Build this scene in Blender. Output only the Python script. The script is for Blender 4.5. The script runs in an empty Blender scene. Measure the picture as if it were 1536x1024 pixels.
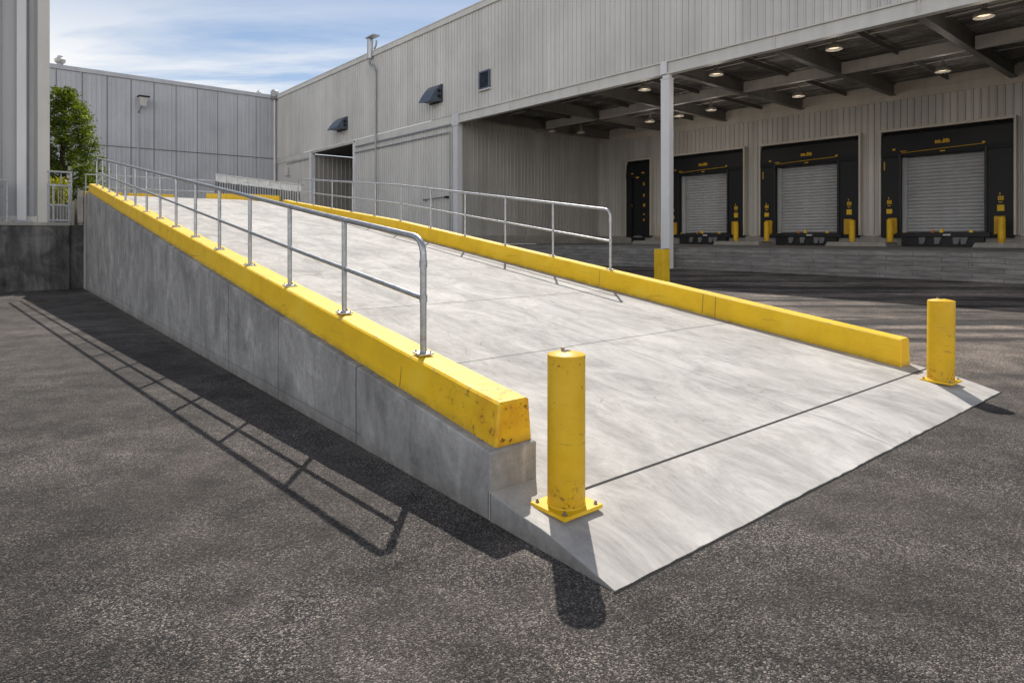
import bpy, bmesh, math, random
from mathutils import Vector
random.seed(7)
S = bpy.context.scene
C = S.collection
PI = math.pi
# ------------------------------------------------------------------ frames
TR = math.atan2(.6296, .7769)                 # ramp frame: X = across (right), Y = up the ramp
RO = (.521, 3.248)
TB = -(PI/2 - math.atan(818/960))             # building frame: X = along facade (right), Y = depth
def rot(p, o, t):
    c, s = math.cos(t), math.sin(t)
    return (o[0]+p[0]*c-p[1]*s, o[1]+p[0]*s+p[1]*c, p[2])
def Rw(v, s, z): return rot((v, s, z), RO, TR)
def Bw(b, n, z): return rot((b, n, z), (0, 0), TB)
FN, DN, FA = 29.95, 46.9, -81.4               # facade plane, dock wall plane, far wall plane
def deck(s): return .14+.135*(min(s, 23.6)-.77)
def walltop(s): return .43+.127*(s-1.07)
# ------------------------------------------------------------------ objects
def tag(o, label=None, cat=None, group=None, kind=None):
    if label: o['label'] = label
    if cat: o['category'] = cat
    if group: o['group'] = group
    if kind: o['kind'] = kind
    return o
def thing(name, label, cat, frame, base, group=None):
    o = bpy.data.objects.new(name, None); C.objects.link(o)
    o.empty_display_size = .2
    o.location = (Rw if frame == 'R' else Bw if frame == 'B' else (lambda *a: a))(*base)
    o.rotation_euler = (0, 0, {'R': TR, 'B': TB}.get(frame, 0))
    o['o'] = 0; del o['o']
    ORG[o.name] = base
    return tag(o, label, cat, group)
ORG = {}
def copy_tree(o, parent=None):
    c = o.copy(); C.objects.link(c)
    if parent: c.parent = parent
    for ch in list(o.children): copy_tree(ch, c)
    return c
class MB:
    def __init__(self, org=(0, 0, 0)):
        self.bm = bmesh.new(); self.o = Vector(org)
    def V(self, p): return self.bm.verts.new(Vector(p)-self.o)
    def face(self, vs):
        try: return self.bm.faces.new(vs)
        except ValueError: return None
    def poly(self, pts): return self.face([self.V(p) for p in pts])
    def loft(self, rings, caps=True, closed=True):
        R = [[self.V(p) for p in r] for r in rings]
        n = len(R[0])
        for a, b in zip(R, R[1:]):
            for i in range(n if closed else n-1):
                j = (i+1) % n
                self.face([a[i], a[j], b[j], b[i]])
        if caps and closed:
            self.face(R[0][::-1]); self.face(R[-1])
        return self
    def box(self, x0, x1, y0, y1, z0, z1, bev=0):
        vs = [self.V(p) for p in ((x0,y0,z0),(x1,y0,z0),(x1,y1,z0),(x0,y1,z0),(x0,y0,z1),(x1,y0,z1),(x1,y1,z1),(x0,y1,z1))]
        fs = [self.face([vs[i] for i in q]) for q in ((3,2,1,0),(4,5,6,7),(0,1,5,4),(1,2,6,5),(2,3,7,6),(3,0,4,7))]
        if bev:
            es = list({e for f in fs for e in f.edges})
            bmesh.ops.bevel(self.bm, geom=es, offset=bev, segments=2, affect='EDGES', profile=.6)
        return self
    def cyl(self, c, z0, z1, r0, r1=None, n=20, caps=True):
        r1 = r0 if r1 is None else r1
        ring = lambda r, z: [(c[0]+r*math.cos(2*PI*i/n), c[1]+r*math.sin(2*PI*i/n), z) for i in range(n)]
        return self.loft([ring(r0, z0), ring(r1, z1)], caps)
    def lathe(self, c, prof, n=24):
        self.loft([[(c[0]+r*math.cos(2*PI*i/n), c[1]+r*math.sin(2*PI*i/n), z) for i in range(n)] for r, z in prof]); return self
    def tube(self, path, r, n=10):
        P = [Vector(p) for p in path]; rings = []
        up = None
        for i, p in enumerate(P):
            t = (P[min(i+1, len(P)-1)]-P[max(i-1, 0)]).normalized()
            if up is None:
                up = Vector((0, 0, 1)) if abs(t.z) < .9 else Vector((1, 0, 0))
            a = t.cross(up)
            if a.length < 1e-4: a = t.cross(Vector((0, 1, 0)))
            a.normalize(); b = a.cross(t).normalized(); up = b
            rings.append([p+a*r*math.cos(2*PI*k/n)+b*r*math.sin(2*PI*k/n) for k in range(n)])
        return self.loft(rings)
    def build(self, name, m, parent=None, smooth=None, **tg):
        bmesh.ops.recalc_face_normals(self.bm, faces=self.bm.faces[:])
        me = bpy.data.meshes.new(name); self.bm.to_mesh(me); self.bm.free()
        if smooth:
            for p in me.polygons: p.use_smooth = True
            me.set_sharp_from_angle(angle=math.radians(smooth))
        me.materials.append(m)
        o = bpy.data.objects.new(name, me); C.objects.link(o)
        if parent: o.parent = parent
        return tag(o, **tg)
def bend(a, b, c, r, k=6):
    """points rounding the corner b between a and c"""
    a, b, c = Vector(a), Vector(b), Vector(c)
    d1 = (a-b).normalized(); d2 = (c-b).normalized()
    p, q = b+d1*r, b+d2*r
    return [tuple(p.lerp(b, t).lerp(b.lerp(q, t), t)) for t in [i/k for i in range(k+1)]]
# ------------------------------------------------------------------ materials
class NT:
    def __init__(self, name):
        self.m = bpy.data.materials.new(name); self.m.use_nodes = True
        self.t = self.m.node_tree; self.b = self.t.nodes['Principled BSDF']
        self.co = self.n('ShaderNodeTexCoord').outputs['Object']
    def rnd(self):
        i = self.n('ShaderNodeObjectInfo').outputs['Random']
        v = self.n('ShaderNodeVectorMath'); v.operation = 'ADD'; self.set(v.inputs[0], self.co); self.set(v.inputs[1], self.math('MULTIPLY', i, 37.0)); return v.outputs[0]
    def n(self, typ, **kw):
        o = self.t.nodes.new(typ)
        for k, v in kw.items():
            if hasattr(o, k): setattr(o, k, v)
            else: self.set(o.inputs[k.replace('_', ' ')], v)
        return o
    def set(self, sock, v):
        if isinstance(v, bpy.types.NodeSocket): self.t.links.new(v, sock)
        else: sock.default_value = v
    def map(self, scale=(1, 1, 1), rotz=0, loc=(0, 0, 0), co=None):
        o = self.n('ShaderNodeMapping'); self.set(o.inputs[0], co or self.co)
        o.inputs['Scale'].default_value = scale; o.inputs['Rotation'].default_value = (0, 0, rotz); o.inputs['Location'].default_value = loc
        return o.outputs[0]
    def noise(self, scale, detail=4, rough=.55, co=None, dist=0):
        o = self.n('ShaderNodeTexNoise'); self.set(o.inputs['Vector'], co or self.co)
        o.inputs['Scale'].default_value = scale; o.inputs['Detail'].default_value = detail
        o.inputs['Roughness'].default_value = rough; o.inputs['Distortion'].default_value = dist
        return o.outputs[0]
    def vor(self, scale, co=None, feature='F1', out='Distance'):
        o = self.n('ShaderNodeTexVoronoi'); o.feature = feature; self.set(o.inputs['Vector'], co or self.co)
        o.inputs['Scale'].default_value = scale
        return o.outputs[out]
    def ramp(self, fac, stops):
        o = self.n('ShaderNodeValToRGB'); self.set(o.inputs[0], fac)
        e = o.color_ramp.elements
        while len(e) < len(stops): e.new(.5)
        for x, (p, c) in zip(e, stops):
            x.position = p; x.color = (c, c, c, 1) if isinstance(c, (int, float)) else (*c, 1)
        return o.outputs[0]
    def mix(self, fac, a, b, blend='MIX'):
        o = self.n('ShaderNodeMix'); o.data_type = 'RGBA'; o.blend_type = blend
        def cv(v): return v if isinstance(v, bpy.types.NodeSocket) else ((v, v, v, 1) if isinstance(v, (int, float)) else (*v, 1))
        self.set(o.inputs[0], fac); self.set(o.inputs[6], cv(a)); self.set(o.inputs[7], cv(b))
        return o.outputs[2]
    def math(self, op, a, b=0, c=None):
        o = self.n('ShaderNodeMath'); o.operation = op
        self.set(o.inputs[0], a); self.set(o.inputs[1], b)
        if c is not None: self.set(o.inputs[2], c)
        return o.outputs[0]
    def sep(self, co=None):
        o = self.n('ShaderNodeSeparateXYZ'); self.set(o.inputs[0], co or self.co); return o.outputs
    def line(self, x, at, w):
        """1 inside a line of half width w at x = at"""
        return self.math('LESS_THAN', self.math('ABSOLUTE', self.math('SUBTRACT', x, at)), w)
    def bump(self, h, strength=.3, dist=.01, normal=None):
        o = self.n('ShaderNodeBump'); self.set(o.inputs['Height'], h)
        o.inputs['Strength'].default_value = strength; o.inputs['Distance'].default_value = dist
        if normal: self.set(o.inputs['Normal'], normal)
        return o.outputs[0]
    def done(self, col, rough=.7, metal=0, normal=None, spec=None):
        self.set(self.b.inputs['Base Color'], col if isinstance(col, bpy.types.NodeSocket) else (*col, 1))
        self.set(self.b.inputs['Roughness'], rough); self.set(self.b.inputs['Metallic'], metal)
        if normal: self.set(self.b.inputs['Normal'], normal)
        if spec is not None: self.b.inputs['Specular IOR Level'].default_value = spec
        return self.m
def m_asphalt():
    t = NT('asphalt')
    xyz = t.sep()
    wco = t.n('ShaderNodeVectorMath'); wco.operation = 'ADD'; t.set(wco.inputs[0], t.co)
    nv = t.n('ShaderNodeTexNoise'); t.set(nv.inputs['Vector'], t.co); nv.inputs['Scale'].default_value = 60
    sc = t.n('ShaderNodeVectorMath'); sc.operation = 'SCALE'; t.set(sc.inputs[0], nv.outputs['Color']); sc.inputs['Scale'].default_value = .012
    t.set(wco.inputs[1], sc.outputs[0]); wc = wco.outputs[0]
    stone = t.vor(135, wc, out='Color'); sd = t.vor(135, wc)
    stone2 = t.vor(70, wc, out='Color'); sd2 = t.vor(70, wc)
    g = t.sep(stone)[0]; g2 = t.sep(stone2)[1]
    col = t.ramp(g, [(0, (.006, .006, .006)), (.4, (.030, .028, .027)), (.72, (.090, .082, .077)), (1, (.30, .27, .245))])
    big = t.math('MULTIPLY', t.math('GREATER_THAN', g2, .76), t.math('LESS_THAN', sd2, .46))
    col = t.mix(big, col, t.ramp(g2, [(.80, (.006, .006, .007)), (.87, (.03, .028, .027)), (.93, (.15, .138, .128)), (.97, (.19, .163, .14)), (1, (.33, .295, .26))]))
    fine = t.noise(45, 7, .8)
    dcol = t.ramp(fine, [(.32, (.030, .027, .025)), (.5, (.085, .076, .069)), (.7, (.155, .138, .124))])
    dust = t.ramp(t.noise(.7, 6, .66, dist=.7), [(.41, .10), (.62, .82)])
    col = t.mix(dust, col, dcol)
    patch = t.ramp(t.noise(.23, 4, .62, dist=.9), [(.36, .55), (.5, .92), (.62, 1.35)])
    mid = t.ramp(t.noise(2.1, 6, .74), [(.34, .55), (.52, 1), (.70, 1.4)])
    col = t.mix(1, col, patch, 'MULTIPLY'); col = t.mix(1, col, mid, 'MULTIPLY')
    grain = t.ramp(g, [(0, .22), (.45, .85), (.85, 1.55), (1, 2.3)])
    col = t.mix(t.math('MULTIPLY', dust, .8), col, t.mix(1, col, grain, 'MULTIPLY'))
    col = t.mix(1, col, (1.42, 1.37, 1.345), 'MULTIPLY')
    # oil drips and a few sealed hairline cracks
    drip = t.math('MULTIPLY', t.ramp(t.noise(1.15, 3, .5), [(.66, 0), (.72, 1)]), .55)
    col = t.mix(drip, col, (.018, .017, .017))
    wv = t.n('ShaderNodeVectorMath'); wv.operation = 'ADD'; t.set(wv.inputs[0], t.co)
    n3 = t.n('ShaderNodeTexNoise'); t.set(n3.inputs['Vector'], t.co); n3.inputs['Scale'].default_value = 1.3; n3.inputs['Detail'].default_value = 6
    s3 = t.n('ShaderNodeVectorMath'); s3.operation = 'SCALE'; t.set(s3.inputs[0], n3.outputs['Color']); s3.inputs['Scale'].default_value = 1.1
    t.set(wv.inputs[1], s3.outputs[0])
    cr = t.vor(.22, wv.outputs[0], 'DISTANCE_TO_EDGE')
    crack = t.math('MULTIPLY', t.math('LESS_THAN', cr, .0016), t.ramp(t.noise(.5, 2), [(.5, 0), (.6, .7)]))
    col = t.mix(crack, col, (.012, .012, .012))
    # tyre-worn bands across the loading yard on the right
    wob = t.math('MULTIPLY', t.noise(.22, 3), 1.1)
    bv = t.n('ShaderNodeVectorMath'); bv.operation = 'ADD'; t.set(bv.inputs[0], t.map((.055, 1.05, 1), rotz=-TB-.10)); t.set(bv.inputs[1], wob)
    band = t.noise(1, 5, .62, co=bv.outputs[0])
    bm_ = t.ramp(band, [(.40, (.30, .30, .31)), (.455, (.60, .58, .57)), (.50, (1.45, 1.36, 1.28)), (.62, (2.1, 1.93, 1.78))])
    reg = t.math('MULTIPLY', t.ramp(t.math('MULTIPLY', xyz[0], .1), [(.25, 0), (.6, 1)]), t.ramp(t.math('MULTIPLY', xyz[1], .1), [(.62, 0), (1, 1)]))
    col = t.mix(reg, col, t.mix(1, col, bm_, 'MULTIPLY'))
    # grit gathered along the foot of the ramp
    rx, ry, rz = t.sep(rampframe(t))
    gap = t.math('MULTIPLY', t.line(t.math('ADD', ry, t.math('MULTIPLY', t.noise(9, 3), .012)), -.004, .013), t.line(rx, 3.3, 3.32))
    col = t.mix(gap, col, (.010, .010, .010))
    foot = t.math('MULTIPLY', t.line(t.math('ADD', rx, t.math('MULTIPLY', t.noise(3, 4), .12)), .0, .085), t.math('GREATER_THAN', ry, 0))
    grit = t.math('GREATER_THAN', t.noise(70, 2), .60)
    col = t.mix(t.math('MULTIPLY', foot, grit), col, (.30, .27, .23))
    h = t.math('ADD', t.math('MULTIPLY', t.math('SUBTRACT', 1, sd), .7), t.math('MULTIPLY', fine, .8))
    nrm = t.bump(h, 1.0, .02)
    nrm = t.bump(t.noise(3, 4), .25, .03, nrm)
    return t.done(col, t.ramp(g, [(0, .55), (1, .9)]), 0, nrm, .3)
def rampframe(t):
    """ground point expressed in the ramp's own axes"""
    a = t.n('ShaderNodeMapping'); a.vector_type = 'TEXTURE'; t.set(a.inputs[0], t.co)
    a.inputs['Location'].default_value = (RO[0], RO[1], 0); a.inputs['Rotation'].default_value = (0, 0, TR)
    return a.outputs[0]
def m_deck():
    t = NT('broomed_concrete')
    x, y, z = t.sep()
    st = t.noise(1, 9, .76, co=t.map((2.0, 1.0, .3)), dist=.7)
    st2 = t.noise(1, 8, .82, co=t.map((16, 5, 1)), dist=.5)
    bl = t.noise(.5, 4, .6)
    col = t.ramp(st, [(.30, (.29, .274, .255)), (.43, (.40, .381, .358)), (.55, (.50, .477, .448)), (.70, (.58, .555, .523))])
    col = t.mix(1, col, t.ramp(st2, [(.30, .80), (.5, .98), (.66, 1.08)]), 'MULTIPLY')
    col = t.mix(1, col, t.ramp(bl, [(.32, .86), (.62, 1.06)]), 'MULTIPLY')
    spots = t.ramp(t.noise(3.1, 6, .78), [(.66, 0), (.78, .45)])
    col = t.mix(spots, col, (.17, .155, .14))
    track = t.math('MULTIPLY', t.math('MAXIMUM', t.line(t.math('ADD', x, t.math('MULTIPLY', t.noise(.35, 3), .5)), 2.35, .22), t.line(t.math('ADD', x, t.math('MULTIPLY', t.noise(.3, 3), .5)), 4.75, .24)), t.ramp(t.noise(1, 5, .7, co=t.map((5, .5, 1))), [(.42, 0), (.7, .32)]))
    col = t.mix(track, col, (.20, .19, .18))
    sta = t.ramp(t.noise(1, 7, .72, co=t.map((1.1, .8, 1), loc=(4, 2, 0)), dist=1.0), [(.52, 0), (.70, .38)])
    col = t.mix(sta, col, (.25, .232, .21))
    spk = t.ramp(t.noise(26, 4, .8), [(.60, 0), (.74, .38)])
    col = t.mix(spk, col, (.22, .205, .19))
    scr = t.math('MULTIPLY', t.math('LESS_THAN', t.vor(1, t.map((7, .55, 1), rotz=.5), 'DISTANCE_TO_EDGE'), .004), t.math('GREATER_THAN', t.noise(.9, 3), .56))
    col = t.mix(t.math('MULTIPLY', scr, .5), col, (.16, .15, .14))
    edge = t.math('MULTIPLY', t.ramp(t.noise(2.2, 5, .7), [(.4, 0), (.7, .6)]), t.math('GREATER_THAN', x, 6.0))
    col = t.mix(edge, col, (.27, .25, .225))
    pits = t.math('LESS_THAN', t.vor(2.1), .035)
    col = t.mix(t.math('MULTIPLY', pits, .6), col, (.10, .095, .09))
    wob = t.math('MULTIPLY', t.math('SUBTRACT', t.noise(.8, 5, .7), .5), .08)
    # control joints
    lon = t.line(t.math('ADD', x, wob), 3.53, .007)
    tr = t.line(t.math('ADD', y, wob), 3.33, .010)
    tr = t.math('MAXIMUM', tr, t.line(t.math('ADD', y, wob), 5.8, .011))
    for k in (8.3, 10.9, 13.4): tr = t.math('MAXIMUM', tr, t.math('MULTIPLY', t.line(y, k, .012), .55))
    J = t.math('MAXIMUM', t.math('MULTIPLY', lon, .55), t.math('MULTIPLY', tr, .85))
    col = t.mix(J, col, (.09, .085, .08))
    h = t.math('SUBTRACT', t.noise(1, 3, .6, co=t.map((120, 6, 6))), t.math('MULTIPLY', J, 2))
    nrm = t.bump(t.math('ADD', h, t.math('MULTIPLY', t.noise(40, 5), .8)), .22, .006)
    return t.done(col, .82, 0, nrm, .3)
def m_wallconc():
    t = NT('formed_concrete')
    x, y, z = t.sep()
    bl = t.noise(1.1, 6, .68, dist=.9)
    vs = t.noise(1, 7, .74, co=t.map((3, 3.0, 1.1)), dist=1.4)
    fi = t.noise(14, 6, .7)
    col = t.ramp(t.math('ADD', t.math('MULTIPLY', bl, .55), t.math('MULTIPLY', vs, .45)),
                 [(.34, (.15, .15, .15)), (.45, (.25, .248, .245)), (.54, (.335, .331, .326)), (.66, (.50, .49, .478))])
    col = t.mix(1, col, t.ramp(fi, [(.3, .84), (.7, 1.1)]), 'MULTIPLY')
    drip = t.ramp(t.noise(1, 5, .75, co=t.map((7, 7, .22))), [(.58, 0), (.72, .32)])
    col = t.mix(drip, col, (.15, .15, .15))
    joint = None
    for k in (2.98, 4.94, 6.87, 8.95, 11.2):
        l = t.line(y, k, .011 if k < 8 else .008); l = l if k < 8 else t.math('MULTIPLY', l, .4)
        joint = l if joint is None else t.math('MAXIMUM', joint, l)
    lift = t.math('SUBTRACT', z, t.math('MULTIPLY_ADD', y, .0085, .075))
    lift = t.math('MULTIPLY', t.line(lift, 0, .006), t.math('GREATER_THAN', y, 2.9))
    below = t.math('LESS_THAN', t.math('SUBTRACT', z, t.math('MULTIPLY_ADD', y, .0085, .075)), 0)
    col = t.mix(t.math('MULTIPLY', below, .35), col, (.30, .29, .27))
    J = t.math('MAXIMUM', joint, t.math('MULTIPLY', lift, .55))
    col = t.mix(t.math('MULTIPLY', J, .8), col, (.07, .07, .07))
    pits = t.math('MULTIPLY', t.math('LESS_THAN', t.vor(17), .075), t.math('GREATER_THAN', t.noise(2, 3), .47))
    col = t.mix(t.math('MULTIPLY', pits, .65), col, (.07, .07, .07))
    splash = t.math('MULTIPLY', t.ramp(z, [(.0, .8), (.16, 0)]), t.ramp(t.noise(4, 6, .75), [(.35, .2), (.65, 1)]))
    col = t.mix(splash, col, (.10, .095, .088))
    holes = t.math('LESS_THAN', t.vor(1.6), .02)
    col = t.mix(t.math('MULTIPLY', holes, .7), col, (.06, .06, .06))
    nrm = t.bump(t.math('SUBTRACT', t.math('ADD', fi, bl), t.math('MULTIPLY', J, 1.5)), .35, .012)
    return t.done(col, .85, 0, nrm, .25)
def m_dirtyconc(name, lo, hi, seed=0):
    t = NT(name)
    co = t.map((1, 1, 1), loc=(seed, seed*2, 0))
    bl = t.noise(.9, 7, .72, co=co, dist=.6)
    st = t.noise(1, 5, .7, co=t.map((3, 3, .4), loc=(seed, 0, 0)))
    col = t.ramp(t.math('ADD', t.math('MULTIPLY', bl, .6), t.math('MULTIPLY', st, .4)), [(.36, lo), (.52, tuple((a+b)/2*.8 for a, b in zip(lo, hi))), (.68, hi)])
    nrm = t.bump(t.noise(12, 6, .7), .3, .02)
    return t.done(col, .88, 0, nrm, .2)
def m_stone():
    t = NT('coursed_stone')
    x, y, z = t.sep()
    cv = t.n('ShaderNodeCombineXYZ'); t.set(cv.inputs[0], t.math('ADD', x, t.math('MULTIPLY', t.noise(.4, 3), .4)))
    t.set(cv.inputs[1], t.math('ADD', z, t.math('MULTIPLY', t.noise(.6, 3), .12)))
    br = t.n('ShaderNodeTexBrick'); t.set(br.inputs['Vector'], cv.outputs[0])
    br.inputs['Scale'].default_value = 1; br.inputs['Brick Width'].default_value = 2.1; br.inputs['Row Height'].default_value = .2
    br.inputs['Mortar Size'].default_value = .012; br.inputs['Mortar Smooth'].default_value = .3; br.inputs['Bias'].default_value = 0
    br.inputs['Color1'].default_value = (.215, .203, .188, 1); br.inputs['Color2'].default_value = (.275, .26, .242, 1); br.inputs['Mortar'].default_value = (.12, .112, .105, 1)
    col = t.mix(1, br.outputs[0], t.ramp(t.noise(1, 6, .7, co=t.map((.9, 3, 5))), [(.3, .6), (.7, 1.3)]), 'MULTIPLY')
    nrm = t.bump(t.math('ADD', t.math('MULTIPLY', br.outputs[1], -.8), t.noise(6, 5)), .5, .05)
    return t.done(col, .9, 0, nrm, .2)
def m_yellow(name='yellow_paint', wear=1.0, endwear=False, base=(.88, .55, .008), foot=False, slope=None):
    t = NT(name)
    co = t.rnd()
    var = t.noise(2.2, 6, .65, co=co)
    col = t.ramp(var, [(.3, tuple(c*.86 for c in base)), (.55, base), (.75, (base[0]*1.03, base[1]*1.08, base[2]*2.2))])
    grime = t.ramp(t.noise(5, 6, .75, co=co, dist=1), [(.62, 0), (.8, .42*wear)])
    col = t.mix(grime, col, (.46, .26, .02))
    fade = t.ramp(t.noise(1.1, 5, .7, co=co), [(.5, 0), (.75, .35)])
    col = t.mix(fade, col, (.80, .60, .10))
    chips = t.math('MULTIPLY', t.ramp(t.noise(21, 6, .68, co=co), [(.665, 0), (.69, 1)]), t.ramp(t.noise(1.7, 3, .6, co=co), [(.455, 0), (.53, 1)]))
    if slope:                                # road film along the foot of the kerb, tyre scuffs and chipped arrises
        sx, sy, sz = t.sep()
        hz = t.math('SUBTRACT', sz, t.math('MULTIPLY', sy, slope))
        film = t.math('MULTIPLY', t.ramp(hz, [(0, .75), (.07, 0)]), t.ramp(t.noise(5, 5, .7, co=co), [(.35, .15), (.65, 1)]))
        col = t.mix(film, col, (.30, .19, .04))
        tyre = t.math('MULTIPLY', t.ramp(t.noise(1, 5, .7, co=t.map((8, 1.1, 14), co=co)), [(.60, 0), (.70, .5)]), t.math('LESS_THAN', hz, .24))
        col = t.mix(tyre, col, (.33, .21, .03))
        arris = t.math('MULTIPLY', t.line(hz, .275 if slope < .13 else .335, .016), t.ramp(t.noise(13, 6, .75, co=co), [(.60, 0), (.63, 1)]))
        col = t.mix(arris, col, (.36, .30, .20))
    if foot:                                 # scuffs, splash dirt and rust low on the post, a rubbed collar higher up
        fx, fy, fz = t.sep()
        lowm = t.ramp(fz, [(.02, 1), (.22, 0)])
        chips = t.math('MAXIMUM', chips, t.math('MULTIPLY', lowm, t.ramp(t.noise(24, 6, .72, co=co), [(.575, 0), (.60, 1)])))
        topm = t.ramp(fz, [(.70, 0), (.95, 1)])
        chips = t.math('MAXIMUM', chips, t.math('MULTIPLY', topm, t.ramp(t.noise(30, 5, .7, co=co), [(.62, 0), (.65, 1)])))
        dirt = t.math('MULTIPLY', t.ramp(fz, [(.02, .65), (.32, 0)]), t.ramp(t.noise(6, 5, .7, co=co), [(.3, .2), (.7, 1)]))
        col = t.mix(dirt, col, (.40, .23, .02))
        scuff = t.math('MULTIPLY', t.ramp(t.noise(1, 5, .7, co=t.map((5, 5, 26), co=co)), [(.60, 0), (.68, .55)]), t.line(fz, .50, .16))
        col = t.mix(scuff, col, (.30, .19, .03))
    if endwear:                              # the end that lorries hit is scraped and rusty
        ex, ey, ez = t.sep()
        near = t.ramp(ey, [(0, 1), (.95, 0)])
        chips = t.math('MAXIMUM', chips, t.math('MULTIPLY', near, t.ramp(t.noise(17, 7, .74, co=co), [(.575, 0), (.60, 1)])))
        col = t.mix(t.math('MULTIPLY', near, t.ramp(t.noise(4, 5, .7, co=co), [(.42, 0), (.62, .6)])), col, (.62, .25, .008))
    col = t.mix(t.math('MULTIPLY', chips, .9*wear), col, t.ramp(t.noise(60, 2, co=co), [(.4, (.05, .028, .015)), (.65, (.26, .10, .02))]))
    nrm = t.bump(t.math('SUBTRACT', t.noise(9, 5, .6, co=co), t.math('MULTIPLY', chips, 1.4)), .22, .012)
    return t.done(col, t.ramp(t.noise(7, 4, co=co), [(.3, .38), (.7, .6)]), 0, nrm, .4)
def m_metalpaint(name, base, streak=.22, rough=.5, rib=None, grime=.0):
    t = NT(name)
    x, y, z = t.sep()
    ro = t.rnd()
    a = t.noise(1, 5, .65, co=t.map((1.6, 1.6, .07), co=ro))
    b = t.noise(.22, 4, .6, co=ro)
    col = t.ramp(a, [(.28, tuple(c*(1-streak) for c in base)), (.6, base), (.8, tuple(min(1, c*1.06) for c in base))])
    col = t.mix(1, col, t.ramp(b, [(.3, .88), (.65, 1.05)]), 'MULTIPLY')
    sp = t.ramp(t.noise(1.3, 7, .8), [(.62, 0), (.8, .35)])
    col = t.mix(sp, col, tuple(c*.55 for c in base))
    if rib:                                  # shading of the rib edges painted as dark lines; random tone per sheet
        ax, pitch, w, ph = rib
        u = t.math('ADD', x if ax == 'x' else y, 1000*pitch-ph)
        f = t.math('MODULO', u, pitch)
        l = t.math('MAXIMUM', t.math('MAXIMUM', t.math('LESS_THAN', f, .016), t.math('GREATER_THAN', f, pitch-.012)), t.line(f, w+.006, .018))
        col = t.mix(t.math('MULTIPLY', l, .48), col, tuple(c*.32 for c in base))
        tone = t.n('ShaderNodeTexWhiteNoise'); tone.noise_dimensions = '1D'; t.set(tone.inputs['W'], t.math('FLOOR', t.math('DIVIDE', u, pitch*3)))
        col = t.mix(1, col, t.ramp(tone.outputs['Value'], [(0, .93), (1, 1.04)]), 'MULTIPLY')
    if grime:
        g = t.ramp(t.math('MULTIPLY', z, .1), [(.0, 1-grime), (.45, 1)])
        col = t.mix(1, col, g, 'MULTIPLY')
    nrm = t.bump(t.noise(1.1, 3, .5), .10, .05)
    return t.done(col, rough, 0, nrm, .35)
def m_galv(name='galvanised_steel', base=(.50, .515, .53), rough=.42, metal=.85):
    t = NT(name)
    sp = t.vor(40, out='Color')
    col = t.mix(1, t.ramp(t.noise(6, 5, .7), [(.3, tuple(c*.72 for c in base)), (.65, base), (.85, tuple(min(1, c*1.2) for c in base))]), t.ramp(t.sep(sp)[0], [(0, .88), (1, 1.08)]), 'MULTIPLY')
    rust = t.ramp(t.noise(4, 6, .8), [(.66, 0), (.78, .5)])
    col = t.mix(rust, col, (.25, .14, .07))
    return t.done(col, t.ramp(t.noise(11, 4), [(.3, rough-.08), (.7, rough+.12)]), metal, t.bump(t.noise(50, 3), .08, .004))
def m_plain(name, col, rough=.6, metal=0, var=.25, sc=3):
    t = NT(name)
    c = t.ramp(t.noise(sc, 6, .7), [(.3, tuple(x*(1-var) for x in col)), (.7, tuple(min(1, x*(1+var)) for x in col))])
    return t.done(c, rough, metal, t.bump(t.noise(sc*6, 4), .15, .01), .35)
def m_emit(name, col, e):
    t = NT(name)
    t.b.inputs['Emission Color'].default_value = (*col, 1); t.b.inputs['Emission Strength'].default_value = e
    return t.done(col, .4)
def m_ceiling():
    t = NT('stained_decking_painted_sheen')
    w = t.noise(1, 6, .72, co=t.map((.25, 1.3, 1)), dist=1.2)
    col = t.ramp(w, [(.3, (.07, .064, .06)), (.5, (.16, .148, .138)), (.62, (.33, .31, .29)), (.75, (.55, .53, .50))])  # brown mottle, with pale smudges painted in as galvanised reflections
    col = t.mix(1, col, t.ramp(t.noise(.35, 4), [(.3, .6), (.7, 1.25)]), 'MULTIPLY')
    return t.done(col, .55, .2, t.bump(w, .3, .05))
def m_leaf(name, lo, hi):
    t = NT(name)
    oi = t.noise(1.1, 4, .7); f = t.noise(9, 2)
    col = t.ramp(t.math('ADD', t.math('MULTIPLY', oi, .5), t.math('MULTIPLY', f, .5)), [(.35, lo), (.65, hi)])
    t.done(col, .5, 0, None, .3)
    tl = t.n('ShaderNodeBsdfTranslucent'); t.set(tl.inputs[0], t.mix(1, col, (1.7, 1.6, .5), 'MULTIPLY'))
    mx = t.n('ShaderNodeMixShader'); mx.inputs[0].default_value = .45
    t.t.links.new(t.b.outputs[0], mx.inputs[1]); t.t.links.new(tl.outputs[0], mx.inputs[2])
    t.t.links.new(mx.outputs[0], t.t.nodes['Material Output'].inputs[0])
    return t.m
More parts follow.
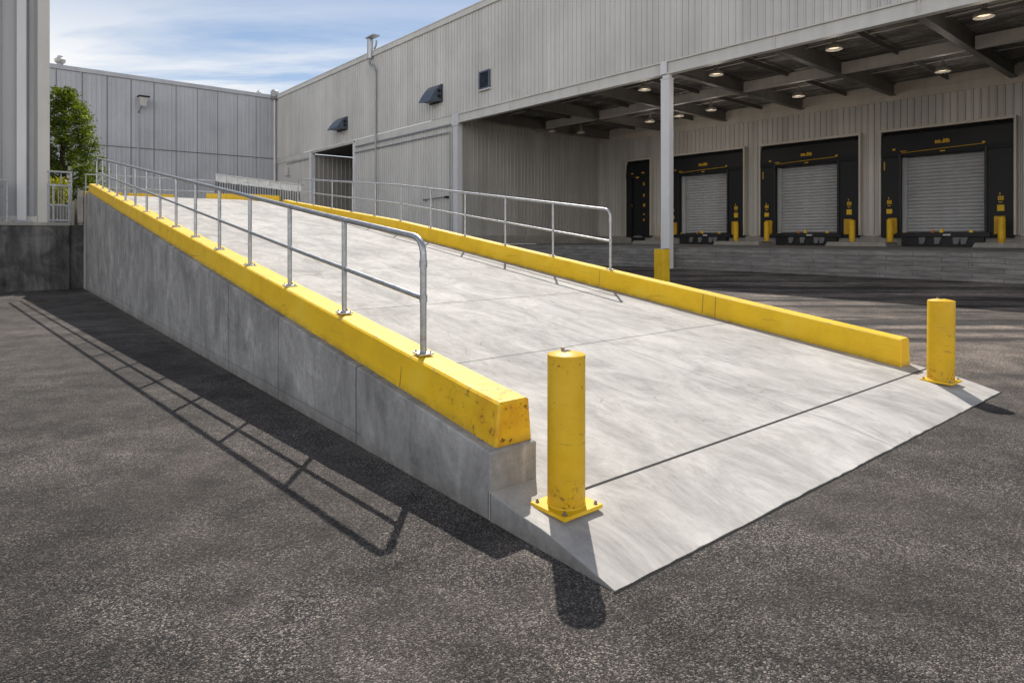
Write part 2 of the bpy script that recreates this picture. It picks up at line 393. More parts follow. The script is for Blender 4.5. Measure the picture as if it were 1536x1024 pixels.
M = dict(
    asphalt=m_asphalt(), deck=m_deck(), wall=m_wallconc(), stone=m_stone(),
    dark_conc=m_dirtyconc('soot_stained_concrete', (.014, .014, .015), (.26, .25, .24)),
    slab=m_dirtyconc('grey_concrete', (.30, .285, .26), (.50, .475, .44), 3),
    yard=m_dirtyconc('yard_concrete', (.26, .25, .235), (.42, .40, .375), 9),
    yellow=m_yellow(slope=.135), yellow_end=m_yellow('scraped_yellow_paint', 1, True, slope=.127), yellow_bol=m_yellow('yellow_bollard_paint', 1.2, False, (.78, .455, .004), True), yellow_dull=m_yellow('scuffed_yellow_paint', 1.6, False, (.74, .46, .01)),
    clad=m_metalpaint('beige_grey_cladding', (.68, .662, .628), .12, .5, ('x', .40, .10, -42+42.0)), clad_in=m_metalpaint('shaded_cladding', (.60, .57, .53), .2, .55, ('x', .40, .10, 0)), clad_side=m_metalpaint('recess_cladding', (.50, .48, .45), .22, .55, ('y', .40, .10, -29.95+30)),  # clad_in: same cladding, dirtier, with canopy shade put into its colour
    far=m_metalpaint('cool_grey_cladding', (.52, .525, .545), .14), side=m_metalpaint('grey_cladding', (.44, .44, .445), .12),
    trim=m_metalpaint('light_grey_trim', (.66, .64, .60), .12), trim_in=m_metalpaint('shaded_trim', (.60, .55, .48), .15),  # trim_in: browner copy of the trim, canopy shade put into its colour
    column=m_metalpaint('pale_column_paint', (.74, .735, .74), .10), beam=m_metalpaint('grey_beam_paint', (.58, .55, .51), .2),
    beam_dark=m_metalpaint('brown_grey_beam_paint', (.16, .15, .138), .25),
    galv=m_galv(), galv_dull=m_galv('dull_galvanised_steel', (.42, .43, .44), .55, .6), roller=m_metalpaint('grey_roller_slats', (.52, .52, .53), .10, .4),
    rubber=m_plain('black_rubber', (.010, .010, .012), .55), black=m_plain('black_steel', (.014, .014, .016), .45), hood=m_plain('dark_blue_grey_hood', (.10, .125, .16), .38, .3),
    ceiling=m_ceiling(), roof=m_plain('roof_sheet', (.3, .3, .3)), joint=m_plain('black_joint_sealant', (.018, .017, .016), .8),
    lamp=m_emit('warm_lamp', (1, .82, .56), .75), lamp_dim=m_plain('lamp_lens', (.5, .47, .42), .3), shade=m_plain('pale_lamp_shade', (.42, .39, .35), .5),
    orange=m_plain('orange_plastic', (.6, .17, .01), .5), white=m_plain('white_paint', (.6, .58, .55), .5), yellow_plate=m_yellow('yellow_plate_paint', 1.0, False, (.80, .48, .005)), guide=m_yellow('orange_yellow_paint', 1.4, False, (.56, .31, .008)), lap=m_metalpaint('grey_lap', (.37, .37, .375), .12), seam=m_plain('dark_panel_seam', (.17, .17, .18), .6), mark=m_yellow('yellow_marking', 1.2, False, (.62, .36, .01)),  # lap: darker grey for the panel lap bands
    leaf=m_leaf('tree_leaf', (.032, .06, .010), (.17, .23, .028)), hedge=m_leaf('hedge_leaf', (.10, .13, .012), (.34, .33, .02)),
    bark=m_plain('bark', (.06, .045, .035), .9), rust=m_plain('rusty_steel', (.20, .14, .09), .7, .4),
    bolt=m_galv('zinc_bolt', (.32, .29, .25), .5, .8),
)
# ------------------------------------------------------------------ ground
mb = MB()
mb.poly([(-700, -700, 0), (700, -700, 0), (700, 900, 0), (-700, 900, 0)])
mb.build('ground', M['asphalt'], kind='structure')
# ------------------------------------------------------------------ the ramp
W = 6.72
ramp = thing('concrete_ramp', 'long concrete loading ramp rising from the asphalt between yellow kerbs', 'ramp', 'R', (0, 0, 0))
def sweep(mb, prof, ss, zf):
    mb.loft([[(v, s, (zf(s)+z if z is not None else -.3)) for v, z in prof] for s in ss])
ss = [.777+.0]+[1.07+i*(22.53/16) for i in range(17)]
mb = MB()
sweep(mb, [(.3, None), (W, None), (W, 0), (.3, 0)], [.79]+[1.07+i*(22.53/16) for i in range(17)], deck)
mb.build('deck_slab', M['deck'], ramp)
mb = MB()                                   # front apron: gentle tongue, then down to the asphalt
ap = [(0, .006), (.27, .066), (.5, .112), (.56, .121), (.765, .138)]
N_ = 90
rows = []
for s_, z in ap:
    wr = W-.12*(1-s_)
    rows.append([mb.V((wr*i/N_, s_+(random.gauss(0, .0022)+.003*math.sin(i*.31)*math.sin(i*.083) if s_ == 0 else 0), z+(random.uniform(-.004, .003) if s_ == 0 else 0))) for i in range(N_+1)])
low_ = [mb.V((v.co.x, v.co.y, -.3)) for v in rows[0]]; bk = [mb.V((v.co.x, v.co.y, -.3)) for v in rows[-1]]
for ra, rb in zip([low_]+rows, rows+[bk]):
    for i in range(N_): mb.face([ra[i], ra[i+1], rb[i+1], rb[i]])
for i in (0, N_): mb.face([low_[i]]+[q[i] for q in rows]+[bk[i]])
mb.loft([[(0, s_, -.3), (.299, s_, -.3), (.299, s_, z_), (0, s_, z_)] for s_, z_ in ((.7651, .138), (1.075, .182))])
mb.build('apron', M['deck'], ramp)
mb = MB()                                   # thin side panel of the apron, its shade put into a darker concrete
mb.loft([[(-.004, s_, -.3), (-.001, s_, -.3), (-.001, s_, z_-.004), (-.004, s_, z_-.008)] for s_, z_ in ap+[(1.036, .176)]])
mb.build('apron_side', M['wall'], ramp)
mb = MB(); mb.box(-.002, .30, 1.037, 1.0445, -.2, .172); mb.build('wall_joint', M['joint'], ramp)
mb = MB()
mb.poly([(0.30, .764, .1375), (W, .764, .1375), (W, .791, .1425), (.30, .791, .1425)])
mb.build('expansion_joint', M['joint'], ramp)
mb = MB()
e = .012
ssw = [1.045, 1.057]+[1.07+i*1.2 for i in range(1, 19)]+[23.95]
mb.loft([[(0+ins, s, -.3), (.395-ins, s, -.3), (.395-ins, s, walltop(s)-e-ins), (.395-e-ins, s, walltop(s)-ins), (e+ins, s, walltop(s)-ins), (0+ins, s, walltop(s)-e-ins)] for s, ins in [(s, .012 if i == 0 else 0) for i, s in enumerate(ssw)]])
mb.build('side_wall', M['wall'], ramp)
mb = MB(); mb.box(-.17, -.02, 24.4, 24.8, 2.28, 3.40, .012); mb.build('end_pier', M['slab'], ramp)
mb = MB(); mb.box(0, W, 23.6, 29.5, -.3, deck(30)-.006); mb.build('top_landing', M['deck'], ramp)
# ------------------------------------------------------------------ kerbs
def khr(s): return .345 if s < 14 else max(.11, .345-.028*(s-14))
def kerb(mb, v0, v1, s_list, zf, hf, org=None, taper=.03, j=()):
    """chamfered, slightly battered kerb swept up the slope"""
    c = .014
    rings = []
    n = len(s_list)
    for i, s in enumerate(s_list):
        ins = .014 if i in (0, n-1) else 0
        z = zf(s); h = hf(s) if callable(hf) else hf; w = .0035*math.sin(s*7.3)+.0025*math.sin(s*17.1)
        a, b = v0+ins, v1-ins
        rings.append([(a, s, z+.002), (b, s, z+.002), (b-taper*.92+w, s, z+h-c-ins), (b-taper-c+w, s, z+h-ins), (a+taper+c+w, s, z+h-ins), (a+taper*.92+w, s, z+h-c-ins)])
    mb.loft(rings)
def slist(a, b, step=.35):
    n = int((b-a)/step)
    return [a, a+.014]+[a+(b-a)*i/n for i in range(1, n)]+[b-.014, b]
kl = thing('yellow_kerb', 'yellow painted concrete kerb on the ramp side wall, chipped at its near end', 'kerb', 'R', (.2, 1.03, walltop(1.03)), 'yellow kerbs of the ramp')
o = (.2, 1.03, walltop(1.03))
mb = MB(o); kerb(mb, .072, .385, slist(1.085, 23.9), walltop, .285); mb.build('kerb_body', M['yellow_end'], kl, smooth=30)
mb = MB(o)
for s in (2.34,):
    z = walltop(s)
    mb.poly([(.0695, s-.003, z+.012), (.0695, s+.003, z+.012), (.0985, s+.003, z+.268), (.0985, s-.003, z+.268)])
mb.build('casting_joint', M['rust'], kl)
kr = thing('yellow_kerb', 'clean yellow kerb along the dock side of the ramp, its far side from the side wall', 'kerb', 'R', (6.52, .96, deck(.96)), 'yellow kerbs of the ramp')
o = (6.52, .96, deck(.96))
mb = MB(o); kerb(mb, 6.37, 6.67, slist(.96, 23.0), deck, khr); mb.build('kerb_body', M['yellow'], kr, smooth=30)
mb = MB(o)
for s in (3.62, 3.85, 6.1):
    z = deck(s)
    mb.poly([(6.3675, s-.004, z+.015), (6.3675, s+.004, z+.015), (6.3965, s+.004, z+.325), (6.3965, s-.004, z+.325)])
mb.build('casting_joint', M['rust'], kr)
kt = thing('yellow_kerb', 'short scuffed yellow kerb across the top of the ramp under the sheet metal barrier', 'kerb', 'R', (5, 24, deck(24)), 'yellow kerbs of the ramp')
mb = MB((5, 24, deck(24)))
pts = [(6.3, 23.1), (5.7, 23.5), (4.9, 24.0), (3.95, 24.4)]
def offset_ring(p, d, h, z):
    nx, ny = -d[1], d[0]
    w = .15; c = .015
    return [(p[0]-nx*w, p[1]-ny*w, z+.002), (p[0]+nx*w, p[1]+ny*w, z+.002), (p[0]+nx*(w-.03), p[1]+ny*(w-.03), z+h-c), (p[0]+nx*(w-.045), p[1]+ny*(w-.045), z+h), (p[0]-nx*(w-.045), p[1]-ny*(w-.045), z+h), (p[0]-nx*(w-.03), p[1]-ny*(w-.03), z+h-c)]
rr = []
for i, p in enumerate(pts):
    a, b = pts[max(i-1, 0)], pts[min(i+1, len(pts)-1)]
    d = Vector((b[0]-a[0], b[1]-a[1])).normalized()
    rr.append(offset_ring(p, d, .24, deck(p[1])))
mb.loft(rr); mb.build('kerb_body', M['yellow_dull'], kt, smooth=30)
kf = thing('yellow_kerb', 'low dirty yellow kerb at the far edge of the ramp landing, seen through the handrail', 'kerb', 'R', (2, 27.5, deck(30)), 'yellow kerbs of the ramp')
mb = MB((2, 27.5, deck(30)))
for v0, v1 in ((.3, 1.55), (1.75, 3.4)):
    mb.box(v0, v1, 27.4, 27.65, deck(30), deck(30)+.33, .02)
mb.build('kerb_body', M['yellow_dull'], kf)
# ------------------------------------------------------------------ handrails
def handrail(name, label, v, s0, step, n, zf, hgt, mid, r, tail):
    t = thing(name, label, 'handrail', 'R', (v, s0, zf(s0)), 'galvanised handrails of the ramp')
    o = (v, s0, zf(s0))
    s1 = s0+step*(n-1)
    hg = (lambda s: hgt-tail*(s-s0)); T = lambda s, h: (v, s, zf(s)+h*hg(s)/hgt)
    for k in range(n):
        s = s0+step*k; z = zf(s)
        mb = MB(o); mb.tube([(v, s, z+.012), (v, s, z+(hg(s)-.16 if k in (0, n-1) else hg(s)-.01))], r if k in (0, n-1) else r*.95, 12)
        p = mb.build('post', M['galv'], t, smooth=40)
        sl = .127
        q = MB(o); w = .066
        q.loft([[(v-w, s-w*.8, z-sl*w*.8+h), (v+w, s-w*.8, z-sl*w*.8+h), (v+w, s+w*.8, z+sl*w*.8+h), (v-w, s+w*.8, z+sl*w*.8+h)] for h in (.001, .014)])
        bp = q.build('base_plate', M['galv'], p)
        for dx, dy in ((-1, -1), (1, -1), (1, 1), (-1, 1)):
            b = MB(o); zz = z+sl*dy*w*.5; b.cyl((v+dx*w*.72, s+dy*w*.52), zz+.014, zz+.022, .009, n=6); b.cyl((v+dx*w*.72, s+dy*w*.52), zz+.022, zz+.030, .005, n=8)
            if k < 8: b.build('anchor_bolt', M['bolt'], p)
            else: b.bm.free()
    top0 = T(s0, hgt); top1 = T(s1, hgt)
    path = [T(s0, hgt-.20)]+bend(T(s0, hgt-.2), top0, top1, .15)+[T(s0+(s1-s0)*i/10, hgt) for i in range(1, 10)]+bend(top0, top1, T(s1, hgt-.2), .15)+[T(s1, hgt-.2)]
    mb = MB(o); mb.tube(path, r*1.04, 14); mb.build('top_rail', M['galv'], t, smooth=50)
    mb = MB(o); mb.tube([T(s0+(s1-s0)*i/8, mid) for i in range(9)], r*.82, 12); mb.build('mid_rail', M['galv'], t, smooth=50)
    for h in (hgt-.2, mid+.0):
        mb = MB(o); mb.tube([T(s0, h-.03), T(s0, h+.03)], r*1.22, 12); mb.build('fitting', M['galv'], t, smooth=40)
    return t
handrail('handrail', 'galvanised two-bar handrail bolted on the kerb above the tall side wall', .205, 2.2, 1.475, 15, lambda s: walltop(s)+.285+.012*(s < 4), .915, .44, .0258, 0)
handrail('handrail', 'galvanised two-bar handrail on the kerb facing the loading docks', 6.52, 5.95, 1.58, 11, lambda s: deck(s)+khr(s), 1.12, .53, .0258, .0148)
# ------------------------------------------------------------------ bollards on the apron
def bollard(label, v, s, z, r, h, plate, lean=0):
    t = thing('steel_bollard', label, 'bollard', 'R', (v, s, z), 'yellow steel bollards on the ramp apron')
    mb = MB(); mb.lathe((0, 0), [(r, .022), (r, h-.020), (r*.99, h-.014), (r*.95, h-.010), (r*.5, h+.003), (r*.05, h+.009)], 40)
    p = mb.build('post', M['yellow_bol'], t, smooth=30)
    mb = MB(); mb.lathe((0, 0), [(r*1.035, .0225), (r*1.02, .030), (r*1.0, .034)], 40); mb.build('weld_bead', M['yellow_dull'], p, smooth=60)
    mb = MB(); mb.box(-.035, .02, -.02, .012, h+.003, h+.011, .002); mb.build('filler_slot', M['black'], p)
    mb = MB(); mb.cyl((.012, .045), h-.002, h+.022, .012, n=6); mb.build('lifting_nut', M['bolt'], p)
    mb = MB(); w, d = plate; mb.box(-w, w, -d, d, 0, .024, .004); bp = mb.build('base_plate', M['yellow_plate'], t)
    for dx, dy in ((-1, -1), (1, -1), (1, 1), (-1, 1)):
        mb = MB(); c = (dx*(w-.032), dy*(d-.032)); mb.cyl(c, .024, .027, .016, n=14); mb.cyl(c, .027, .040, .0115, n=6); mb.cyl(c, .040, .047, .0065, n=8)
        mb.build('anchor_bolt', M['bolt'], bp)
    t.rotation_euler = (0, lean, TR)
    return t
bollard('thick yellow steel bollard at the near corner of the ramp, beside the kerb end', .30, .665, .134, .117, .955, (.162, .155))
bollard('yellow steel bollard at the far right corner of the ramp apron, leaning slightly', 6.15, .46, .112, .139, .955, (.17, .165), .018)
# ------------------------------------------------------------------ upper yard, dark retaining wall, fences on it
mb = MB()
mb.box(-40, -.35, 24.8, 62, -.3, 2.25)
mb.box(-.35, 9, 29.6, 62, -.3, 2.245)
o = mb.build('upper_yard', M['yard'], kind='structure'); o.location = (*RO, 0); o.rotation_euler = (0, 0, TR)
rw = thing('retaining_wall', 'low soot-black concrete retaining wall at the left below the grey building', 'wall', 'R', (-.4, 24.4, 0))
mb = MB((-.4, 24.4, 0)); mb.box(-30, -.42, 24.4, 24.78, -.3, 2.17, .02); mb.build('wall_face', M['dark_conc'], rw)
mb = MB((-.4, 24.4, 0)); mb.box(-.419, .30, 24.62, 24.78, -.3, 2.2, .01); mb.build('shade_gap_panel', M['dark_conc'], rw)  # dark panel put in for the shaded gap beside the ramp
mb = MB((-.4, 24.4, 0)); mb.box(-30, -.40, 24.37, 24.85, 2.17, 2.28, .015); mb.build('wall_cap', M['slab'], rw)
# drain cover
dc = thing('drain_cover', 'round black drain cover set in the asphalt near the dark wall', 'drain cover', 'W', (-13.1, 17.63, 0))
mb = MB(); mb.cyl((0, 0), 0, .014, .27, n=28); mb.build('lid', M['black'], dc)
mb = MB(); mb.lathe((0, 0), [(.275, 0), (.33, 0), (.325, .010), (.28, .010)], 28); mb.build('rim', M['rust'], dc)
# left grey building
sb = thing('side_building', 'grey metal clad building at the left edge, on the dark wall', 'building', 'R', (-1.0, 25.2, 2.28))
o = (-1.0, 25.2, 2.28)
def clad(mb, u0, u1, z0, z1, pl, axis, sgn, pitch=.42, rw_=.10, dp=.05, ph=0):
    """box-rib cladding sheet; axis 'x' runs along X at Y = pl, 'y' along Y at X = pl; ribs stand out towards sgn"""
    pts = [(u0, 0)]
    k = math.floor((u0-ph)/pitch)
    while True:
        a = ph+k*pitch; k += 1
        if a > u1: break
        for du, d in ((0, 0), (.025, 1), (rw_-.025, 1), (rw_, 0)):
            if u0 < a+du < u1: pts.append((a+du, d))
    pts.append((u1, pts[-1][1]))
    P = lambda u, d, z: (u, pl+sgn*d*dp, z) if axis == 'x' else (pl+sgn*d*dp, u, z)
    mb.loft([[P(u, d, z0) for u, d in pts], [P(u, d, z1) for u, d in pts]], caps=False, closed=False)
mb = MB(o); clad(mb, -16, -1.0, 2.5, 13, 25.2, 'x', -1, .62, .16, .05, .1); clad(mb, 25.2, 45, 2.5, 13, -1.0, 'y', 1, .62, .16, .05)
mb.build('wall_cladding', M['side'], sb)
for v in (-2.32, -1.42, -3.3):
    mb = MB(o); mb.box(v-.08, v+.06, 25.12, 25.19, 2.5, 13); mb.build('panel_lap', M['lap'], sb)
mb = MB(o); mb.box(-1.27, -.93, 25.13, 25.30, 2.28, 13.06, .006); mb.build('corner_flashing', M['trim'], sb)
mb = MB(o); mb.box(-16, -1.28, 25.14, 25.26, 2.28, 2.5); mb.build('base_flashing', M['trim'], sb)
mb = MB(o); mb.box(-16.2, -.85, 25.05, 45, 13, 13.3); mb.build('roof', M['roof'], sb)
dp_ = thing('downpipe', 'pale square downpipe on the grey building at the left edge', 'downpipe', 'R', (-1.72, 25.05, 2.28), 'rainwater downpipes')
mb = MB((-1.72, 25.05, 2.28)); mb.box(-1.84, -1.58, 24.98, 25.145, 2.34, 13, .012); mb.build('pipe', M['column'], dp_)
mb = MB((-1.72, 25.05, 2.28)); mb.box(-1.94, -1.46, 24.92, 25.14, 2.28, 2.36, .01); mb.build('shoe', M['galv_dull'], dp_)
def frame_rail(label, v0, v1, s, z0, z1, rails, posts, bars, cat='fence', name='guard_rail'):
    t = thing(name, label, cat, 'R', ((v0+v1)/2, s, z0)); o = ((v0+v1)/2, s, z0)
    for pv in posts:
        mb = MB(o); mb.box(pv-.03, pv+.03, s-.03, s+.03, z0, z1, .004); mb.build('post', M['galv_dull'], t)
    for z in rails:
        mb = MB(o); mb.box(v0, v1, s-.045, s-.031 if False else s+.02, z-.03, z+.03, .004); mb.build('rail', M['galv_dull'], t)
    for (bv, a, b) in bars:
        mb = MB(o); mb.tube([(bv, s, a), (bv, s, b)], .014, 8); mb.build('baluster', M['galv_dull'], t, smooth=50)
    return t
frame_rail('small grey railing with upright bars between the grey building and the ramp top', -1.03, -.40, 24.62, 2.285, 3.62, (3.55, 2.88, 2.36), (-1.0, -.86, -.42), [(-.75+.085*i, 2.36, 2.88) for i in range(4)]+[(-.72, 2.88, 3.55), (-.56, 2.88, 3.55)], 'railing', 'railing')
frame_rail('tall grey gate frame behind the small railing with a flat top bar', -1.02, -.30, 24.98, 2.255, 4.02, (4.05,), (-.96, -.33), [(-.62, 2.3, 4.0)], 'gate', 'gate_frame')
frame_rail('dark wire mesh railing at the far left edge, on the black wall', -4.2, -2.06, 24.6, 2.285, 3.68, (3.65,), (-4.1, -2.1), [(-2.1-.05*i, 2.3, 3.62) for i in range(1, 26)], 'railing', 'mesh_railing')
# foliage -----------------------------------------------------------
def leaves(mb, pts, size):
    for p in pts:
        n = Vector((random.gauss(0, 1), random.gauss(0, 1), random.gauss(.4, 1))).normalized()
        a = n.orthogonal().normalized(); b = n.cross(a)
        th = random.random()*2*PI; a, b = a*math.cos(th)+b*math.sin(th), b*math.cos(th)-a*math.sin(th)
        s = size*random.uniform(.6, 1.3)
        p = Vector(p)
        mb.poly([p-a*s, p-b*s*.45, p+a*s, p+b*s*.45])
pl = thing('planter', 'pale low concrete planter holding the yellow-green hedge', 'planter', 'R', (-1.4, 27, 2.25))
mb = MB((-1.4, 27, 2.25)); mb.box(-2.9, -.2, 26.7, 27.9, 2.25, 2.92, .02); mb.build('box', M['yard'], pl)
hd = thing('hedge', 'clipped yellow-green hedge behind the small grey railing', 'hedge', 'R', (-1.4, 27.3, 2.92))
mb = MB((-1.4, 27.3, 2.92))
leaves(mb, [(random.uniform(-2.8, -.25), 27.3+random.uniform(-.5, .5), 2.9+1.05*random.random()**.8*(1+.12*math.sin(i))) for i in range(2600)], .075)
mb.build('foliage', M['hedge'], hd)
mb = MB((-1.4, 27.3, 2.92))
for i in range(14): mb.tube([(-2.7+.18*i, 27.3, 2.8), (-2.7+.18*i+random.uniform(-.1, .1), 27.3+random.uniform(-.2, .2), 3.7)], .014, 6)
mb.build('stem', M['bark'], hd)
TX, TY, TZ = .05, 33.5, 2.25
tree = thing('broadleaf_tree', 'dense green tree behind the ramp top, beside the grey building', 'tree', 'R', (TX, TY, TZ))
mb = MB((TX, TY, TZ))
trunk_pts = [(TX, TY, TZ-.2), (TX+.03, TY, TZ+1.5), (TX-.06, TY+.05, TZ+3), (TX+.05, TY, TZ+4.6), (TX, TY, TZ+5.9)]
for a, b, r in zip(trunk_pts, trunk_pts[1:], (.17, .14, .10, .05)):
    P, Q = Vector(a), Vector(b); mb.tube([P, P.lerp(Q, .5), Q], r, 8)
limbs = []
def crown_r(h):                       # outline of the crown by height above the yard
    if h < 1.6: return 1.25+.2*h
    if h < 3.0: return 1.58
    return 1.58*max(0, 1-((h-3.0)/3.45)**1.9)**.8
for i in range(150):
    h = 6.15*(i+random.random())/150+.15; az = i*2.39996+random.uniform(-.5, .5)
    rad = max(.12, crown_r(h)*random.uniform(.62, 1.05))
    st = Vector((TX, TY, max(TZ+.8, TZ+h-.35*rad))); en = Vector((TX+rad*math.cos(az), TY+rad*math.sin(az), TZ+h))
    md = st.lerp(en, .5)+Vector((0, 0, .06))
    mb.tube([st, md, en], .016, 5); limbs.append((st, md, en))
mb.build('trunk', M['bark'], tree, smooth=50)
mb = MB((TX, TY, TZ))
lp = []
for st, md, en in limbs:
    L = (en-st).length
    for j in range(3 if L > .8 else 2):
        c = st.lerp(en, random.uniform(.5, 1.0)) if j else en
        r = random.uniform(.17, .31)
        for k in range(60):
            lp.append(c+Vector((random.gauss(0, 1), random.gauss(0, 1), random.gauss(0, .6)))*r*.62)
leaves(mb, lp, .068); mb.build('crown', M['leaf'], tree)
# ------------------------------------------------------------------ sheet metal barrier at the ramp top
bt = thing('sheet_barrier', 'galvanised sheet metal guard barrier on dark balusters across the top of the ramp', 'barrier', 'R', (5, 24.6, deck(30)))
o = (5, 24.6, deck(30)); zt = deck(30)
A = Vector((4.5, 25.3, 4.30)); Bq = Vector((7.25, 23.3, 3.88))
mb = MB(o)
for i in range(8):
    p, q = A.lerp(Bq, i/8), A.lerp(Bq, (i+.985)/8); h = Vector((0, 0, -.30)); nn = Vector((.58, .81, 0))*.03
    mb.loft([[p, p+nn, p+nn+h*.9, p+h*.9], [q, q+nn, q+nn+h, q+h]])
mb.build('sheet_panel', M['galv'], bt)
mb = MB(o)
mb.loft([[A+Vector((-.05, -.1, .0)), A+Vector((.22, .3, .02)), A+Vector((.22, .3, .05)), A+Vector((-.05, -.1, .03))], [Bq+Vector((-.05, -.1, .0)), Bq+Vector((.22, .3, .02)), Bq+Vector((.22, .3, .05)), Bq+Vector((-.05, -.1, .03))]])
mb.build('top_cap', M['galv'], bt)
for i in range(34):
    p = A.lerp(Bq, i/34); mb = MB(o); mb.tube([(p.x+.02, p.y+.05, zt-.02 if p.y > 23.7 else deck(p.y)), (p.x+.02, p.y+.05, p.z-.22)], .017, 6); mb.build('baluster', M['black'], bt)
lr = thing('landing_railing', 'thin grey railing across the far edge of the ramp landing', 'railing', 'R', (2.2, 28.2, zt)); o = (2.2, 28.2, zt)
for v in (.4, 1.6, 2.8, 4.0, 5.2):
    mb = MB(o); mb.tube([(v, 28.2, zt-.02), (v, 28.2, zt+1.05)], .024, 8); mb.build('post', M['galv_dull'], lr, smooth=50)
for h in (.55, 1.05):
    mb = MB(o); mb.tube([(.35, 28.2, zt+h), (5.3, 28.2, zt+h)], .022, 8); mb.build('rail', M['galv_dull'], lr, smooth=50)
# ------------------------------------------------------------------ main warehouse with the canopy
wo = (-42, FN, 0)
wh = thing('warehouse', 'long beige-grey metal warehouse with a deep canopy over the loading docks', 'building', 'B', wo)
P_ = .40
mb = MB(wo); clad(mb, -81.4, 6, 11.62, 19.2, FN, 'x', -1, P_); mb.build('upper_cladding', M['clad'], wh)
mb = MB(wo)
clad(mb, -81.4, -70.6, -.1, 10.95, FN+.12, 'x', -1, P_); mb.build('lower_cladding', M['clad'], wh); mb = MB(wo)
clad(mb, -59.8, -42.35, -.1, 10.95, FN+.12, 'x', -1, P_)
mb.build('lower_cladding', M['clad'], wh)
mb = MB(wo)
mb.box(-81.4, -70.62, FN+.02, FN+.15, 10.97, 11.6); mb.build('head_band', M['trim'], wh); mb = MB(wo); mb.box(-59.78, -42.4, FN+.02, FN+.15, 10.97, 11.6)
mb.build('head_band', M['trim'], wh)
mb = MB(wo); mb.box(-81.5, 6.2, FN-.16, FN+.3, 19.2, 19.62, .01); mb.box(-81.5, 6.2, FN-.2, FN+.34, 19.62, 19.72, .01); mb.build('roof_coping', M['trim'], wh)
mb = MB(wo); mb.box(-81.5, 6.2, FN+.36, 75, 19.3, 19.5); mb.build('roof', M['roof'], wh)
mb = MB(wo)       # I-shaped fascia beam at the canopy edge
mb.box(-42.38, 6, FN-.10, FN+.28, 10.90, 10.98); mb.box(-42.38, 6, FN-.02, FN+.10, 10.98, 11.56); mb.box(-42.38, 6, FN-.13, FN+.28, 11.56, 11.64)
for b in [-35.3, -28.5, -15.4, -9.2, -3.]: mb.box(b-.03, b+.03, FN-.10, FN-.02, 10.98, 11.56)
mb.build('fascia_beam', M['trim'], wh)
mb = MB(wo); mb.box(-42.32, -41.75, FN-.12, FN+.4, 0, 10.88, .02); mb.box(-42.4, -41.6, FN-.2, FN-.04, 10.7, 11.62, .01); mb.build('canopy_column', M['column'], wh)
for b in (-22.05, 1.6):
    mb = MB(wo); mb.box(b, b+.58, FN-.14, FN+.26, .0, 10.6, .02); mb.box(b-.02, b+.60, FN-.16, FN+.28, 10.6, 10.68, .01); mb.box(b+.06, b+.52, FN-.06, FN+.2, 10.72, 10.9)
    mb.box(b+.02, b+.42, FN-.2, FN-.102, 10.9, 11.62, .01)
    c = mb.build('canopy_column', M['column'], wh)
    q = MB(wo); q.box(b-.12, b+.70, FN-.26, FN+.4, .0, .03, .005); q.build('base_plate', M['galv_dull'], c)
for b, r in ((-70.55, .28), (-59.8, .2)):
    mb = MB(wo); mb.box(b-r, b+r, FN-.1, FN+.4, 0, 11.3, .01); mb.build('door_post', M['column'], wh)
# canopy underside
mb = MB(wo)
pts = []
u = FN+.1; k = 0
while u < DN+.1:
    pts += [(u, 0), (u+.12, 0), (u+.16, .07), (u+.28, .07)]; u += .32
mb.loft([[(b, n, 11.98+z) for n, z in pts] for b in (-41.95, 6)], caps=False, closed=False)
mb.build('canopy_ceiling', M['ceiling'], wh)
def ibeam(mb, p0, p1, z0, z1, w, axis):
    f = .06
    if axis == 'n':
        b, n0, n1 = p0, *p1
        mb.box(b-w, b+w, n0, n1, z0, z0+f); mb.box(b-.03, b+.03, n0, n1, z0+f, z1-f); mb.box(b-w, b+w, n0, n1, z1-f, z1)
    else:
        n, b0, b1 = p0, *p1
        mb.box(b0, b1, n-w, n+w, z0, z0+f); mb.box(b0, b1, n-.03, n+.03, z0+f, z1-f); mb.box(b0, b1, n-w, n+w, z1-f, z1)
cb = [-40.6, -34.4, -28.25, -22.0, -15.9, -9.5, -3.3, 2.9]
for b in cb:
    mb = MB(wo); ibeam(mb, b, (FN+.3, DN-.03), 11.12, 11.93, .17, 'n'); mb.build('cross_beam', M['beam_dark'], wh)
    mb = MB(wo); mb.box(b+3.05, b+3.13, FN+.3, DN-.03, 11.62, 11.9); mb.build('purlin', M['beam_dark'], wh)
for b0, b1 in zip([-41.9]+cb, cb+[6]):
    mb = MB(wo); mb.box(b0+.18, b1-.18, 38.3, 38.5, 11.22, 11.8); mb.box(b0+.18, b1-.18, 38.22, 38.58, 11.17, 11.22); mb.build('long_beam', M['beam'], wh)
for n in (34.2, 42.6):
    mb = MB(wo); mb.tube([(-41.9, n, 11.88), (6, n, 11.88)], .035, 6); mb.build('conduit', M['beam'], wh)
